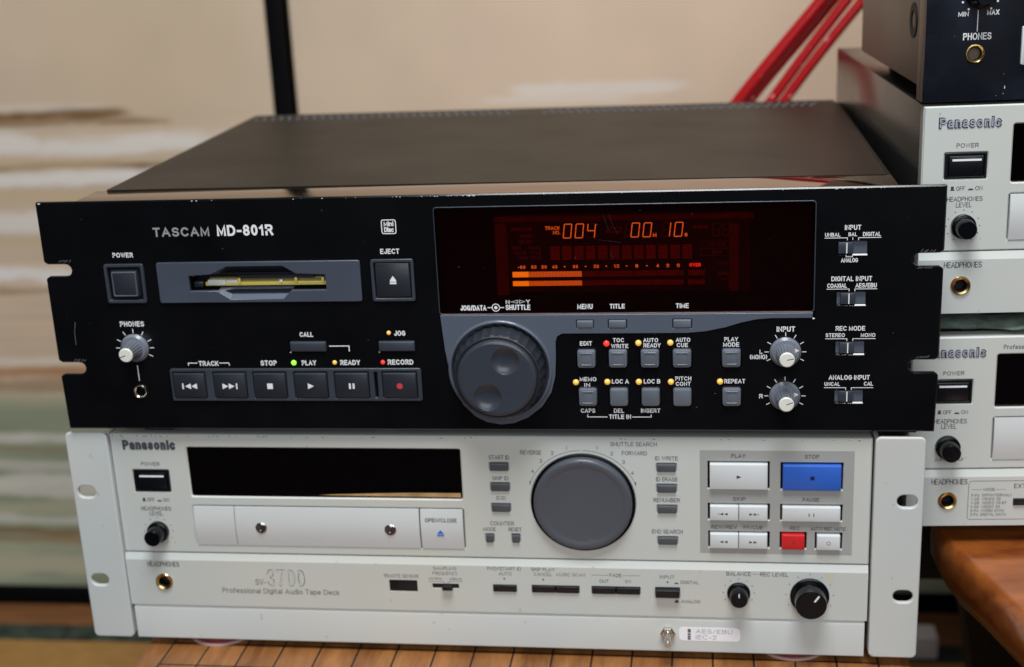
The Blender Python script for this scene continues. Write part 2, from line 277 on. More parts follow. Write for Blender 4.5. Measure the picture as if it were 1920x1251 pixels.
# a plain grotesque alphabet drawn as strokes (cap height 1)
def _arc(cx, cy, rx, ry, a0, a1, n=10): return [(cx + rx * cos(radians(a0 + (a1 - a0) * k / n)), cy + ry * sin(radians(a0 + (a1 - a0) * k / n))) for k in range(n + 1)]
G = {
 'A': (.74, [[(0, 0), (.37, 1), (.74, 0)], [(.12, .33), (.62, .33)]]),
 'B': (.62, [[(0, .52), (0, 1), (.36, 1)] + _arc(.36, .76, .22, .24, 90, -90, 8) + [(0, .52)], [(0, .52), (0, 0), (.38, 0)] + _arc(.38, .26, .24, .26, -90, 90, 8) ]),
 'C': (.68, [_arc(.37, .5, .37, .5, 42, 318, 16)]),
 'D': (.68, [[(0, 0), (0, 1), (.28, 1)] + _arc(.28, .5, .40, .5, 90, -90, 12) + [(0, 0)]]),
 'E': (.56, [[(.56, 1), (0, 1), (0, 0), (.56, 0)], [(0, .52), (.50, .52)]]),
 'F': (.54, [[(.54, 1), (0, 1), (0, 0)], [(0, .50), (.48, .50)]]),
 'G': (.72, [_arc(.37, .5, .37, .5, 42, 345, 18) + [(.72, .48), (.42, .48)]]),
 'H': (.62, [[(0, 0), (0, 1)], [(.62, 0), (.62, 1)], [(0, .52), (.62, .52)]]),
 'I': (.0, [[(0, 0), (0, 1)]]),
 'J': (.46, [[(.46, 1), (.46, .26)] + _arc(.23, .26, .23, .26, 0, -180, 8)]),
 'K': (.62, [[(0, 0), (0, 1)], [(.58, 1), (0, .38)], [(.20, .58), (.62, 0)]]),
 'L': (.50, [[(0, 1), (0, 0), (.50, 0)]]),
 'M': (.76, [[(0, 0), (0, 1), (.38, .12), (.76, 1), (.76, 0)]]),
 'N': (.62, [[(0, 0), (0, 1), (.62, 0), (.62, 1)]]),
 'O': (.76, [_arc(.38, .5, .38, .5, 90, 450, 20)]),
 'P': (.58, [[(0, 0), (0, 1), (.34, 1)] + _arc(.34, .74, .24, .26, 90, -90, 8) + [(0, .48)]]),
 'Q': (.76, [_arc(.38, .5, .38, .5, 90, 450, 20), [(.46, .26), (.74, -.02)]]),
 'R': (.62, [[(0, 0), (0, 1), (.36, 1)] + _arc(.36, .75, .24, .25, 90, -90, 8) + [(0, .50)], [(.34, .50), (.62, 0)]]),
 'S': (.60, [_arc(.30, .745, .28, .255, 20, 250, 11) + _arc(.30, .255, .30, .255, 70, -160, 11)]),
 'T': (.60, [[(0, 1), (.60, 1)], [(.30, 1), (.30, 0)]]),
 'U': (.62, [[(0, 1), (0, .30)] + _arc(.31, .30, .31, .30, 180, 360, 10) + [(.62, 1)]]),
 'V': (.68, [[(0, 1), (.34, 0), (.68, 1)]]),
 'W': (.96, [[(0, 1), (.25, 0), (.48, 1), (.71, 0), (.96, 1)]]),
 'X': (.64, [[(0, 0), (.64, 1)], [(0, 1), (.64, 0)]]), 'Y': (.66, [[(0, 1), (.33, .45), (.66, 1)], [(.33, .45), (.33, 0)]]),
 'Z': (.58, [[(0, 1), (.58, 1), (0, 0), (.58, 0)]]),
 '0': (.50, [_arc(.25, .5, .25, .5, 90, 450, 18)]), '1': (.30, [[(.02, .74), (.24, .96), (.24, 0)]]),
 '2': (.50, [_arc(.25, .73, .25, .27, 170, -20, 10) + [(0, .02), (.50, .02)]]),
 '3': (.50, [_arc(.25, .75, .23, .25, 160, -90, 10), _arc(.25, .26, .25, .26, 90, -160, 10)]),
 '4': (.54, [[(.40, 0), (.40, 1), (0, .28), (.54, .28)]]), '5': (.50, [[(.46, 1), (.07, 1), (.02, .48)] + _arc(.25, .32, .25, .32, 120, -160, 11)]),
 '6': (.50, [_arc(.25, .32, .25, .32, 90, 450, 14), [(.44, .88)] + _arc(.27, .5, .27, .5, 90, 200, 8)]), '7': (.48, [[(0, 1), (.48, 1), (.15, 0)]]),
 '8': (.50, [_arc(.25, .75, .22, .25, 90, 450, 14), _arc(.25, .26, .25, .26, 90, 450, 14)]), '9': (.50, [_arc(.25, .68, .25, .32, 90, 450, 14), _arc(.23, .5, .27, .5, 0, -120, 8)]),
 '-': (.30, [[(0, .42), (.30, .42)]]), '/': (.36, [[(0, 0), (.36, 1)]]), '.': (.0, [[(0, 0), (0, .06)]]), '(': (.18, [_arc(.30, .5, .30, .62, 130, 230, 8)]), ')': (.18, [_arc(-.12, .5, .30, .62, 50, -50, 8)]),
 'a': (.48, [_arc(.24, .50, .22, .22, 165, 0, 8) + [(.46, 0)], [(.46, .40), (.20, .36), (.04, .28), (0, .16), (.06, .03), (.20, 0), (.36, .05), (.45, .18)]]),
 'n': (.46, [[(0, 0), (0, .72)], [(0, .42)] + _arc(.23, .47, .23, .25, 170, 0, 8) + [(.46, 0)]]),
 's': (.44, [_arc(.22, .535, .20, .185, 20, 250, 9) + _arc(.22, .185, .22, .185, 70, -160, 9)]),
 'o': (.52, [_arc(.26, .36, .26, .36, 90, 450, 16)]), 'i': (.0, [[(0, 0), (0, .72)], [(0, .92), (0, 1)]]), 'c': (.48, [_arc(.26, .36, .26, .36, 40, 320, 12)]),
 'r': (.28, [[(0, 0), (0, .72)], [(0, .38)] + _arc(.26, .44, .26, .28, 170, 85, 5)]), 'f': (.30, [[(.10, 0), (.10, .80)] + _arc(.28, .80, .18, .20, 180, 90, 4), [(0, .70), (.28, .70)]]),
 'e': (.50, [[(0, .38), (.50, .38)] + _arc(.25, .37, .25, .35, 0, 315, 14)]), 'l': (.0, [[(0, 0), (0, 1)]]), 'h': (.46, [[(0, 0), (0, 1)], [(0, .42)] + _arc(.23, .47, .23, .25, 170, 0, 8) + [(.46, 0)]]),
 'g': (.50, [_arc(.25, .37, .25, .35, 90, 450, 14), [(.50, .72), (.50, -.05)] + _arc(.25, -.05, .25, .22, 0, -150, 7)]), 't': (.28, [[(.10, .95), (.10, .16)] + _arc(.26, .16, .16, .16, 180, 270, 4), [(0, .70), (.27, .70)]]),
 'u': (.46, [[(0, .72), (0, .25)] + _arc(.23, .25, .23, .25, 180, 350, 8), [(.46, .72), (.46, 0)]]), 'd': (.50, [_arc(.25, .36, .25, .36, 90, 450, 14), [(.50, 1), (.50, 0)]]),
 'p': (.50, [_arc(.25, .36, .25, .36, 90, 450, 14), [(0, .72), (0, -.26)]]), 'k': (.44, [[(0, 0), (0, 1)], [(.42, .72), (0, .28)], [(.16, .44), (.44, 0)]]),
 'z': (.42, [[(0, .72), (.42, .72), (0, 0), (.42, 0)]]), 'x': (.44, [[(0, 0), (.44, .72)], [(0, .72), (.44, 0)]]),
}
def stroke(b, P, wd, y):
    """one mitred ribbon along the points P"""
    Q = [P[0]]
    for p in P[1:]:
        if math.hypot(p[0] - Q[-1][0], p[1] - Q[-1][1]) > 1e-4: Q.append(p)
    P = Q; n = len(P); closed = math.hypot(P[0][0] - P[-1][0], P[0][1] - P[-1][1]) < 1e-6 and n > 2
    L = []; h = wd / 2
    def d(a, c):
        l = math.hypot(c[0] - a[0], c[1] - a[1]) or 1; return ((c[0] - a[0]) / l, (c[1] - a[1]) / l)
    for i in range(n):
        p = P[i]
        d0 = d(P[i-1], p) if i > 0 else (d(P[-2], p) if closed else None)
        d1 = d(p, P[i+1]) if i < n - 1 else (d(p, P[1]) if closed else None)
        if d0 is None: d0 = d1
        if d1 is None: d1 = d0
        mx, mz = -(d0[1] + d1[1]), d0[0] + d1[0]; l = math.hypot(mx, mz) or 1; mx /= l; mz /= l
        k = h / max(.55, mx * -d1[1] + mz * d1[0])
        e = (0, 0)
        if not closed and i == 0: e = (-d1[0] * h, -d1[1] * h)
        if not closed and i == n - 1: e = (d0[0] * h, d0[1] * h)
        L.append((p[0] + mx * k + e[0], p[1] + mz * k + e[1])); L.append((p[0] - mx * k + e[0], p[1] - mz * k + e[1]))
    b.add([(x, y, z) for x, z in L], [(2*i, 2*i+1, 2*i+3, 2*i+2) for i in range(n - 1)])
def text(s, x0, x1, z0, z1, y, m, parent, bold=0.02, name='lettering', label=None, slant=0.0, rot=0.0):
    low = any(ch in 'gp' for ch in s); H = (z1 - z0) / (1.27 if low else 1.0); zb = z1 - H
    wd = H * (.125 + bold * 1.25); gap = .16 + bold * 2.2
    if s in ('Mini', 'Disc'): gap = .20
    pos = []; x = 0
    for ch in s:
        if ch == ' ': x += .42; continue
        w_ = G[ch][0]; pos.append((ch, x)); x += w_ + gap + .10
    tot = x - gap - .10; k = (x1 - x0 - wd) / max(tot, .01); hh = H - wd
    b = MB(); j = 0
    for ch, px in pos:
        for P in G[ch][1]:
            j += 1; stroke(b, [(x0 + wd/2 + (px + q[0]) * k + slant * q[1] * hh, zb + wd/2 + q[1] * hh) for q in P], wd, y - .002 * (j % 3))
    return b.build(name, m, parent, 0, label)
def strips(segs, y, m, parent, wd=0.35, name='printed_line', label=None):
    """thin printed lines, each ((x,z),(x,z)) or a list of points"""
    b = MB()
    for k_, sg in enumerate(segs): stroke(b, list(sg), wd, y)
    return b.build(name, m, parent, 0, label)
def poly(pts, y, m, parent, name='symbol', label=None, t=0.0):
    b = MB(); n = len(pts)
    b.add([(p[0], y, p[1]) for p in pts], [tuple(range(n))]); return b.build(name, m, parent, 0, label)
def polys(plist, y, m, parent, name='symbol', label=None):
    b = MB()
    for pts in plist: b.add([(p[0], y, p[1]) for p in pts], [tuple(range(len(pts)))])
    return b.build(name, m, parent, 0, label)
def button(x0, z0, x1, z1, yb, yf, r, bev, m, parent, name='button', label=None, taper=0.0):
    b = MB(); i = taper
    b.loft([(rrect(x0, z0, x1, z1, r), yb), (rrect(x0 + i*.5, z0 + i*.5, x1 - i*.5, z1 - i*.5, r), yf + bev), (rrect(x0 + i*.5 + bev*.3, z0 + i*.5 + bev*.3, x1 - i*.5 - bev*.3, z1 - i*.5 - bev*.3, r), yf + bev * .3),
            (rrect(x0 + i + bev, z0 + i + bev, x1 - i - bev, z1 - i - bev, max(r - bev, .1)), yf)])
    return b.build(name, m, parent, 0.5, label)
def ticks(cx, cz, r0, r1, angs, y, m, parent, wd=0.4, name='scale_mark'):
    return strips([[(cx + r0 * cos(radians(a)), cz + r0 * sin(radians(a))), (cx + r1 * cos(radians(a)), cz + r1 * sin(radians(a)))] for a in angs], y, m, parent, wd, name)
def jack(cx, cz, r, ri, y, m, parent):
    b = MB(); b.loft([(circ(cx, cz, r), y + 1), (circ(cx, cz, r), y - .5), (circ(cx, cz, r * .93), y - 1.0), (circ(cx, cz, r * .86), y - 1.05), (circ(cx, cz, ri * 1.1), y - .5), (circ(cx, cz, ri), y + .3), (circ(cx, cz, ri * .99), y + .45)], cap0=False, cap1=False)
    o = b.build('headphone_jack', m, parent)
    q = MB(); q.loft([(circ(cx, cz, ri * .98), y + 14), (circ(cx, cz, ri * .98), y + .4)], cap1=False); q.build('jack_bore', 'well', o, label='black bore of the jack')
    k = MB(); k.box(cx - ri * .75, cx - ri * .45, y + 4.2, y + 6, cz - ri * .35, cz - ri * .05, 0.1); k.build('contact_spring', 'screw_dark', o)
    return o
def gear(cx, cz, r, n, d, sub=4):
    P = []
    for k in range(n * sub):
        a = 2 * pi * k / (n * sub); ph = (k % sub) / sub
        P.append((cx + (r - (d if ph >= .5 else 0)) * cos(a), cz + (r - (d if ph >= .5 else 0)) * sin(a)))
    return P

# =================================================================== the room (setting)
FZ = -450.0; WY = 600.0
b = MB(); b.box(-1800, 1800, -3600, -160.5, FZ - 40, FZ); tag(b.build('added_dark_floor', 'added_floor', smooth=0), kind='structure')  # unseen dark floor added so the panels and windows reflect black
b = MB(); b.box(-1500, 1500, -160, 526, FZ - 40, FZ); tag(b.build('tatami_floor', 'tatami', smooth=0), kind='structure')
b = MB(); b.box(-1500, 1500, 526.5, 557, FZ - 40, FZ + .6); tag(b.build('tatami_border', 'tatami_edge', smooth=0), kind='structure')
b = MB(); b.box(-1500, 1500, 557.5, 680, FZ - 40, FZ + 1.2); tag(b.build('door_sill', 'sill_wood', smooth=0), kind='structure')

def fusuma_colours(X, Z):
    rng = np.random.default_rng(11)
    def n1(freq, seed, t):
        r = np.random.default_rng(seed); v = r.random(4000); t = (t * freq) % 3990; i = t.astype(int); f = t - i; f = f*f*(3-2*f); return v[i]*(1-f) + v[i+1]*f
    def n2(fx, fz, seed, X, Z):
        r = np.random.default_rng(seed); v = r.random((256, 256)); tx = ((X + 2000) * fx) % 255; tz = ((Z + 2000) * fz) % 255
        i = tx.astype(int) % 255; j = tz.astype(int) % 255; a = tx - tx.astype(int); c = tz - tz.astype(int); a = a*a*(3-2*a); c = c*c*(3-2*c)
        return (v[i, j]*(1-a) + v[i+1, j]*a)*(1-c) + (v[i, j+1]*(1-a) + v[i+1, j+1]*a)*c
    base = np.array([0.575, 0.455, 0.335]); col = np.tile(base, (len(X), 1))
    mott = n2(.008, .010, 1, X, Z) * .6 + n2(.03, .03, 2, X, Z) * .4
    col *= (0.93 + .14 * mott)[:, None]
    pink = np.clip((X + 300) / 500, 0, 1); col *= 1 + pink[:, None] * np.array([.20, .15, .17])
    tan = np.clip(n2(.012, .006, 9, X, Z) - .55, 0, 1) * 1.2; col = col * (1 - tan[:, None] * .5) + np.array([.50, .37, .20]) * tan[:, None] * .5
    def streak(z, h, x0, x1, c, amt, soft=60, seed=0):
        nonlocal col
        wob = (n1(.012, seed + 50, X + 2000) - .5) * h * .8
        e = np.exp(-((Z - z - wob) / h) ** 2) * (1 / (1 + np.exp(-(X - x0) / soft * 4))) * (1 / (1 + np.exp((X - x1) / soft * 4)))
        comb = n1(.22, seed + 70, Z + 2000); rag = n2(.028, .085, seed + 3, X, Z) * .6 + n2(.09, .16, seed + 9, X, Z) * .4; e = np.clip(e * 2.0 - rag * 1.15 + .25 * (comb - .5) * (e > .2), 0, 1) * amt
        col = col * (1 - e[:, None]) + np.array(c) * e[:, None]
    white = (.74, .72, .69); brown = (.19, .10, .035); beige = (.54, .42, .26); green = (.255, .290, .205); cream = (.44, .42, .31); orange = (.34, .145, .040)
    # fine brushed bands in the lower left painting
    low = np.clip((-Z - 185) / 30, 0, 1); col = col * (1 - low[:, None]) + (np.array(green) * (0.8 + .5 * n2(.004, .05, 20, X, Z))[:, None]) * low[:, None]
    left = 1 / (1 + np.exp((X + 250) / 60))
    fine = (n2(.004, .16, 30, X, Z) - .5) * np.clip((105 - Z) / 30, 0, 1) * left; col *= 1 + fine[:, None] * (.18 + .35 * low)[:, None]
    streak(97, 6, -900, -440, brown, 1.0, 40, 1); streak(90, 4, -900, -400, brown, .7, 40, 2); streak(106, 4, -900, -470, white, .3, 40, 3)
    streak(66, 12, -900, -330, white, .75, 50, 4); streak(45, 3.5, -640, -400, brown, 1.0, 40, 5); streak(50, 8, -700, -430, beige, .6, 40, 6)
    streak(34, 9, -640, -330, white, .85, 40, 7); streak(14, 7, -900, -400, beige, .8, 40, 8); streak(-8, 13, -900, -380, white, .7, 40, 9)
    streak(-30, 6, -900, -300, beige, .6, 40, 10); streak(-68, 9, -900, -300, white, .95, 60, 11); streak(-84, 4, -900, -520, brown, .55, 50, 12)
    streak(-160, 4, -900, -300, white, .5, 50, 13); streak(-175, 7, -900, -100, orange, .8, 60, 14); streak(-190, 10, -900, -300, brown, .55, 50, 15)
    for k, (z, h, c, a) in enumerate(((-222, 8, green, .8), (-250, 6, white, .55), (-262, 5, brown, .35), (-281, 7, white, .4), (-300, 9, white, .55), (-313, 9, white, .5), (-330, 8, cream, .6), (-345, 6, white, .5), (-359, 5, brown, .8), (-371, 5, orange, .5), (-400, 17, cream, .9))):
        streak(z, h, -900, 900, c, a, 60, 20 + k)
    streak(106, 7, -60, 110, (.74, .69, .63), .6, 30, 41); streak(97, 5, -90, 60, (.72, .66, .59), .5, 30, 42)
    return np.clip(col, 0, 1)
def fusuma_mat():
    m = bpy.data.materials.new('painted_door_paper'); m.use_nodes = True; nt = m.node_tree; N = nt.nodes; L = nt.links; b = N['Principled BSDF']
    a = N.new('ShaderNodeVertexColor'); a.layer_name = 'paint'; L.new(a.outputs[0], b.inputs['Base Color']); b.inputs['Roughness'].default_value = 0.8
    return m
M['fusuma'] = fusuma_mat()
def sliding_door(x0, x1, y, label):
    t = thing('sliding_door', ((x0 + x1) / 2, y, FZ + 1.5), label, 'sliding door', group='painted sliding doors'); ox, oz = (x0 + x1) / 2, FZ + 1.5
    xs = np.arange(x0 + 4, x1 - 3, 6.0); zs = np.arange(FZ + 20, 900, 3.5); nx, nz = len(xs), len(zs)
    X, Z = np.meshgrid(xs, zs, indexing='ij'); X = X.ravel(); Z = Z.ravel()
    me = bpy.data.meshes.new('painted_paper'); vs = np.stack([(X - ox), np.full(len(X), 4.0), (Z - oz)], 1) * S
    i, j = np.meshgrid(np.arange(nx - 1), np.arange(nz - 1), indexing='ij'); q = (i * nz + j).ravel()
    fs = np.stack([q, q + nz, q + nz + 1, q + 1], 1)
    me.from_pydata(vs.tolist(), [], fs.tolist())
    at = me.color_attributes.new('paint', 'FLOAT_COLOR', 'POINT'); c = fusuma_colours(X, Z); at.data.foreach_set('color', np.concatenate([c, np.ones((len(c), 1))], 1).astype('f').ravel())
    link(me, 'painted_paper', 'fusuma', t, 0)
    b = MB(); b.box(x0 - ox, x1 - ox, 5, 16, 2, 900 - oz); b.build('door_core', 'fusuma_core', t, 0)
    for (a, c) in ((x0, x0 + 17), (x1 - 17, x1)):
        b = MB(); b.box(a - ox, c - ox, 0, 19, 0, 902 - oz, 1.5); b.build('stile', 'lacquer', t)
    b = MB(); b.box(x0 + 17.2 - ox, x1 - 17.2 - ox, 0.4, 18.6, 0, 22, 1.5); b.build('bottom_rail', 'lacquer', t)
    return t
M['fusuma_core'] = mat('door_core_paper', (0.4, 0.33, 0.25), 0.8)
sliding_door(-1180, -272, WY, 'beige paper sliding door with brown, white and green brush streaks, left of the black stile')
sliding_door(-272 - 16.8, 640, WY + 21, 'pinkish beige paper sliding door standing behind the stacks, right of the black stile')

# =================================================================== go board under the decks
BZ = -142.0
gb = thing('go_board', (11, 15, FZ), 'thick wooden go board with black ruled grid carrying the two centre decks', 'go board', radians(-0.45))
def at_b(mb, name, m, smooth=0.6, label=None):
    mb.v = [(x - 11, y - 15, z - FZ) for x, y, z in mb.v]; return mb.build(name, m, gb, smooth, label)
b = MB(); b.box(-214.5, 235, -214, 244, BZ - 120, BZ, 1.5); at_b(b, 'board_block', 'board_wood')
for sx in (-1, 1):
    for sy in (-1, 1):
        b = MB(); cx, cy = 11 + sx * 170, 15 + sy * 170
        L = [(0, 16), (30, 22), (90, 44), (140, 50), (189.5, 40)]
        vs = []; fs = []; n = 12
        for h, r in L: vs += [(cx + r * cos(2*pi*k/n), cy + r * sin(2*pi*k/n), FZ + h) for k in range(n)]
        for i in range(len(L) - 1):
            for k in range(n): fs.append((i*n+k, i*n+(k+1) % n, (i+1)*n+(k+1) % n, (i+1)*n+k))
        fs.append(tuple(range(n))); b.add(vs, fs); at_b(b, 'leg', 'board_wood')
gx = [-198.5 + 23.1 * k for k in range(19)]
gy = [6.2 - 24.5 * 8 + 24.5 * k for k in range(18)]
for x in gx:
    b = MB(); b.box(x - .55, x + .55, gy[0], gy[-1], BZ - .3, BZ + .08); at_b(b, 'grid_line', 'line_ink', 0)
for y in gy:
    b = MB(); b.box(gx[0] - .55, gx[-1] + .55, y - .55, y + .55, BZ - .3, BZ + .12); at_b(b, 'grid_line', 'line_ink', 0)
for cx, lab in ((-172.5, 'dull red round pad with pale rim under the left end of the lower centre deck'), (170.5, 'dull red round pad with pale rim under the right end of the lower centre deck')):
    t = thing('round_pad', (cx, 24.5, BZ), lab, 'pad', group='red pads under the lower centre deck')
    def disc(r, z0, z1):
        n = 40; q = MB(); vs = [(r * cos(2*pi*k/n), r * sin(2*pi*k/n), z) for z in (z0, z1) for k in range(n)]
        q.add(vs, [(k, (k+1) % n, n + (k+1) % n, n + k) for k in range(n)] + [tuple(reversed(range(n))), tuple(range(n, 2*n))]); return q
    disc(20.0, .15, 1.5).build('rim', 'pad_rim', t); disc(18.6, 1.5, 4.5).build('felt', 'pad_red', t)

# =================================================================== black minidisc deck
W2, H = 241.3, 132.5
mdk = thing('minidisc_deck', (0, 0, 0), 'black rack minidisc deck with orange lit display and jog dial, atop the cream deck', 'audio deck')
def notch_right(z, d=15.5, h=6.9, flare=1.8):
    P = [(W2, z - h/2 - flare), (W2 - .6, z - h/2 - .9), (W2 - 2.2, z - h/2)]
    for k in range(7):
        a = -pi/2 - pi * k / 6; P.append((W2 - d + h/2 + (h/2) * cos(a), z + (h/2) * sin(a)))
    return P + [(W2 - 2.2, z + h/2), (W2 - .6, z + h/2 + .9), (W2, z + h/2 + flare)]
R = notch_right(36.8) + notch_right(94.0)
outline = [(-W2 + .6, 0.2), (W2 - .6, 0.2)] + R + [(W2, H - .6), (W2 - .6, H), (-W2 + .6, H), (-W2, H - .6)] + [(-x, z) for x, z in reversed(R)]
WIN = (-20.6, 66.8, 177.0, 125.5)
slot_ol = [(-158.6, 81.6), (-143.0, 81.6), (-135.8, 76.9), (-106.2, 76.9), (-101.2, 81.6), (-81.8, 81.6), (-81.8, 90.2), (-98.0, 90.9), (-105.2, 95.3), (-136.4, 95.3), (-146.1, 90.9), (-158.6, 90.2)]
wells = [rrect(-176.6, 74.8, -62.2, 98.1, 1.2), rrect(-206.8, 75.0, -184.0, 97.5, 1.2), rrect(-56.7, 74.7, -33.0, 98.3, 1.2),
         rrect(-176.2, 17.6, -32.9, 36.6, 1.2), rrect(-105.7, 46.2, -84.3, 52.4, .5), rrect(-55.8, 46.2, -35.0, 52.6, .5)]
sbtn = [(57.9, 41.7), (74.8, 41.8), (91.8, 41.8), (108.8, 41.8), (134.7, 41.9), (58.1, 19.9), (74.9, 19.9), (91.9, 19.9), (108.8, 19.9), (134.9, 20.0)]
for cx, cz in sbtn: wells.append(rrect(cx - 5.5, cz - 5.6, cx + 5.5, cz + 5.6, 1.6))
sws = [(195.9, 100.8, -3.6), (195.9, 73.9, -1.8), (196.0, 47.1, -1.8), (196.1, 20.1, -1.6)]
for cx, cz, d in sws: wells.append(rrect(cx - 7.5, cz - 3.3, cx + 7.5, cz + 3.3, .5))
grey = [(-20.6, 66.5), (-19.2, 47.0), (-17.6, 36.0), (-15.0, 24.5), (-10.8, 15.2), (-4.5, 8.6), (1.8, 5.2), (9.5, 3.7), (17.5, 4.6), (25.5, 8.0), (33.2, 14.2), (38.6, 22.4), (41.0, 31.5), (41.7, 42.0), (41.9, 51.0), (42.8, 54.2), (45.5, 55.8), (112.0, 55.8), (122.0, 56.7), (132.0, 58.8), (140.0, 61.3), (148.0, 63.0), (156.0, 63.6), (176.6, 63.6), (176.8, 66.5)]
jackc = (-195.0, 23.0)
plate('front_panel', outline, wells + [grey[:-2] + [(177.0, 63.7), (177.0, 124.2), (176.2, 125.4), (175.6, 125.6), (-19.4, 125.6), (-20.4, 125.0), (-20.6, 124.2), (-20.6, 60)][:-1] if False else [(-20.6, 124.3)] + grey[:-1] + [(177.0, 63.7), (177.0, 124.3), (175.8, 125.5), (-19.4, 125.5)], circ(*jackc, 4.0, 28)], 0, 3.0, 'black_panel', mdk, 0.7, res=0)
# body behind the panel
b = MB(); b.box(-215, 215, 39.5, 319, 2, 130.7, 0.8); b.build('chassis', 'chassis_light', mdk)
b = MB(); b.box(-219, 219, 14, 25.5, 2, 128.0); b.build('front_subframe', 'chassis', mdk, 0)
b = MB(); b.box(-222, 219, 3.2, 37.5, 129.2, 131.0, 0.4); b.build('front_top_strip', 'gloss_black', mdk, label='mirror glossy dark strip behind the panel edge')
# cover with punched vent rows
cu_holes = []
for x0 in (-209, 8.5):
    for k in range(31):
        for r, y in enumerate((299.5, 311.0)):
            cu_holes.append(circ(x0 + k * 6.35 + (3.1 if r else 0), y, 2.65, 10))
o = plate('top_cover', rrect(-216.5, 38, 216.5, 321, .8), cu_holes, 0, 0.4, 'black_cover', mdk, 0.08)
o.rotation_euler = (radians(-90), 0, 0)
# plate is in XZ with front to -y; lay it flat: (x, y, z) -> (x, z, -y)
o.location = (0, 0, 131.2 * S)
me = o.data; n = len(me.vertices); a = np.empty(n * 3, 'f'); me.vertices.foreach_get('co', a); a = a.reshape(-1, 3)
me.vertices.foreach_set('co', np.stack([a[:, 0], a[:, 2], -a[:, 1]], 1).ravel()); o.rotation_euler = (0, 0, 0); me.update()
for sx in (-1, 1):
    b = MB(); b.box(min(sx*216.6, sx*220), max(sx*216.6, sx*220), 38, 320, 3, 129.5, .4); b.build('side_cover', 'black_cover', mdk)
for x in (-190, 224):
    b = MB(); b.loft([(rrect(0, 0, 1, 1), 0)] * 2) if False else None
    b.box(x - 9, x + 9, 6, 24, -3.0, 2.5, 1.0); b.build('rubber_foot', 'rubber', mdk)
# worn paint chips along the top edge
b = MB(); rr = random.Random(3)
def chip(x, z, s, y=-.06): b.add([(x - s, y, z), (x - s*.2, y, z - s*.6), (x + s, y, z - s*.1), (x + s*.3, y, z + s*.5)], [(0, 1, 2, 3)])
for k in range(46):
    x = rr.choice([rr.uniform(-25, 5), rr.uniform(60, 215), rr.uniform(186, 222), rr.uniform(-150, 60)]); chip(x, H - .55 - rr.random() * .35, rr.uniform(.15, .5))
for x, s in ((-1.0, .9), (1.2, .8), (-152, .6), (-149.5, .6), (-80, .5), (187, .9), (190, .7), (196, .6), (-239, .9)): chip(x, H - .7, s)
for k in range(26): chip(rr.uniform(-230, 230), rr.uniform(4, 128), rr.uniform(.08, .17))
tag(b.build('paint_chips', 'bright_wear', mdk, 0), kind='stuff')
for (z, x) in ((98.0, 232.0), (41.2, 232.0), (89.2, 231.0), (98.6, -230), (40.9, -229.5)):
    segs = []
    for k in range(5):
        u = x - 3 + k * 1.5 + rr.random(); segs.append([(u, z + rr.random() * .5), (u + 1.1, z + .9 + rr.random() * .7)])
    strips(segs, -.05, 'faint_scratch' if 'faint_scratch' in M else 'knob_grey', mdk, .22, 'scratches')
strips([[(-228.0, 64), (-229.2, 58), (-229.4, 51)]], -.05, 'knob_grey', mdk, .2, 'scratches')
Y = -0.06
def T(s, x0, x1, z0, z1, bold=.03, m='white_ink', par=None, y=Y, lab=None): return text(s, x0, x1, z0, z1, y, m, par or mdk, bold, label=lab)
T('TASCAM', -176.0, -144.2, 112.3, 117.4, .055, 'grey_ink', y=-.12); T('MD-801R', -139.9, -108.6, 112.2, 118.2, .058)
T('POWER', -200.8, -189.1, 101.0, 103.7, .05); T('EJECT', -50.7, -40.3, 101.0, 103.8, .05)
# disc format emblem
strips([rrect(-48.9, 112.1, -41.3, 119.5, .9, 2) + [rrect(-48.9, 112.1, -41.3, 119.5, .9, 2)[0]]], Y, 'white_ink', mdk, .5, 'emblem_border')
T('Mini', -47.7, -42.5, 116.1, 118.7, .05); T('Disc', -47.7, -42.5, 112.9, 115.6, .06)
def sq_button(x0, z0, x1, z1, m='slate_btn'):  # framed big button
    plate('button_frame', rrect(x0, z0, x1, z1, 1.2), [rrect(x0 + 1.7, z0 + 1.7, x1 - 1.7, z1 - 1.7, .8)], -.9, 3.0, 'slate_frame', mdk, .35)
    q = MB(); q.box(x0 + .4, x1 - .4, 3.2, 4.0, z0 + .4, z1 - .4); q.build('button_well', 'well', mdk, 0)
sq_button(-206.7, 75.1, -184.1, 97.4)
o = button(-203.9, 77.9, -187.4, 94.2, 3, -1.2, 1.0, 1.6, 'slate_btn', mdk, 'power_button', taper=.8)
plate('button_rim', rrect(-202.6, 79.1, -188.6, 93.0, .8), [rrect(-201.9, 79.8, -189.3, 92.3, .5)], -1.35, 1.0, 'slate', o, .25)
sq_button(-56.6, 74.8, -33.1, 98.2)
o = button(-54.3, 77.0, -35.5, 96.0, 3, -.3, .6, .5, 'slate_btn', mdk, 'eject_button')
polys([[(-46.6, 85.6), (-43.0, 85.6), (-43.2, 86.6), (-44.8, 88.9), (-46.4, 86.6)], [(-46.6, 84.3), (-43.0, 84.3), (-43.0, 85.3), (-46.6, 85.3)]], -.42, 'white_ink', o, 'eject_symbol')
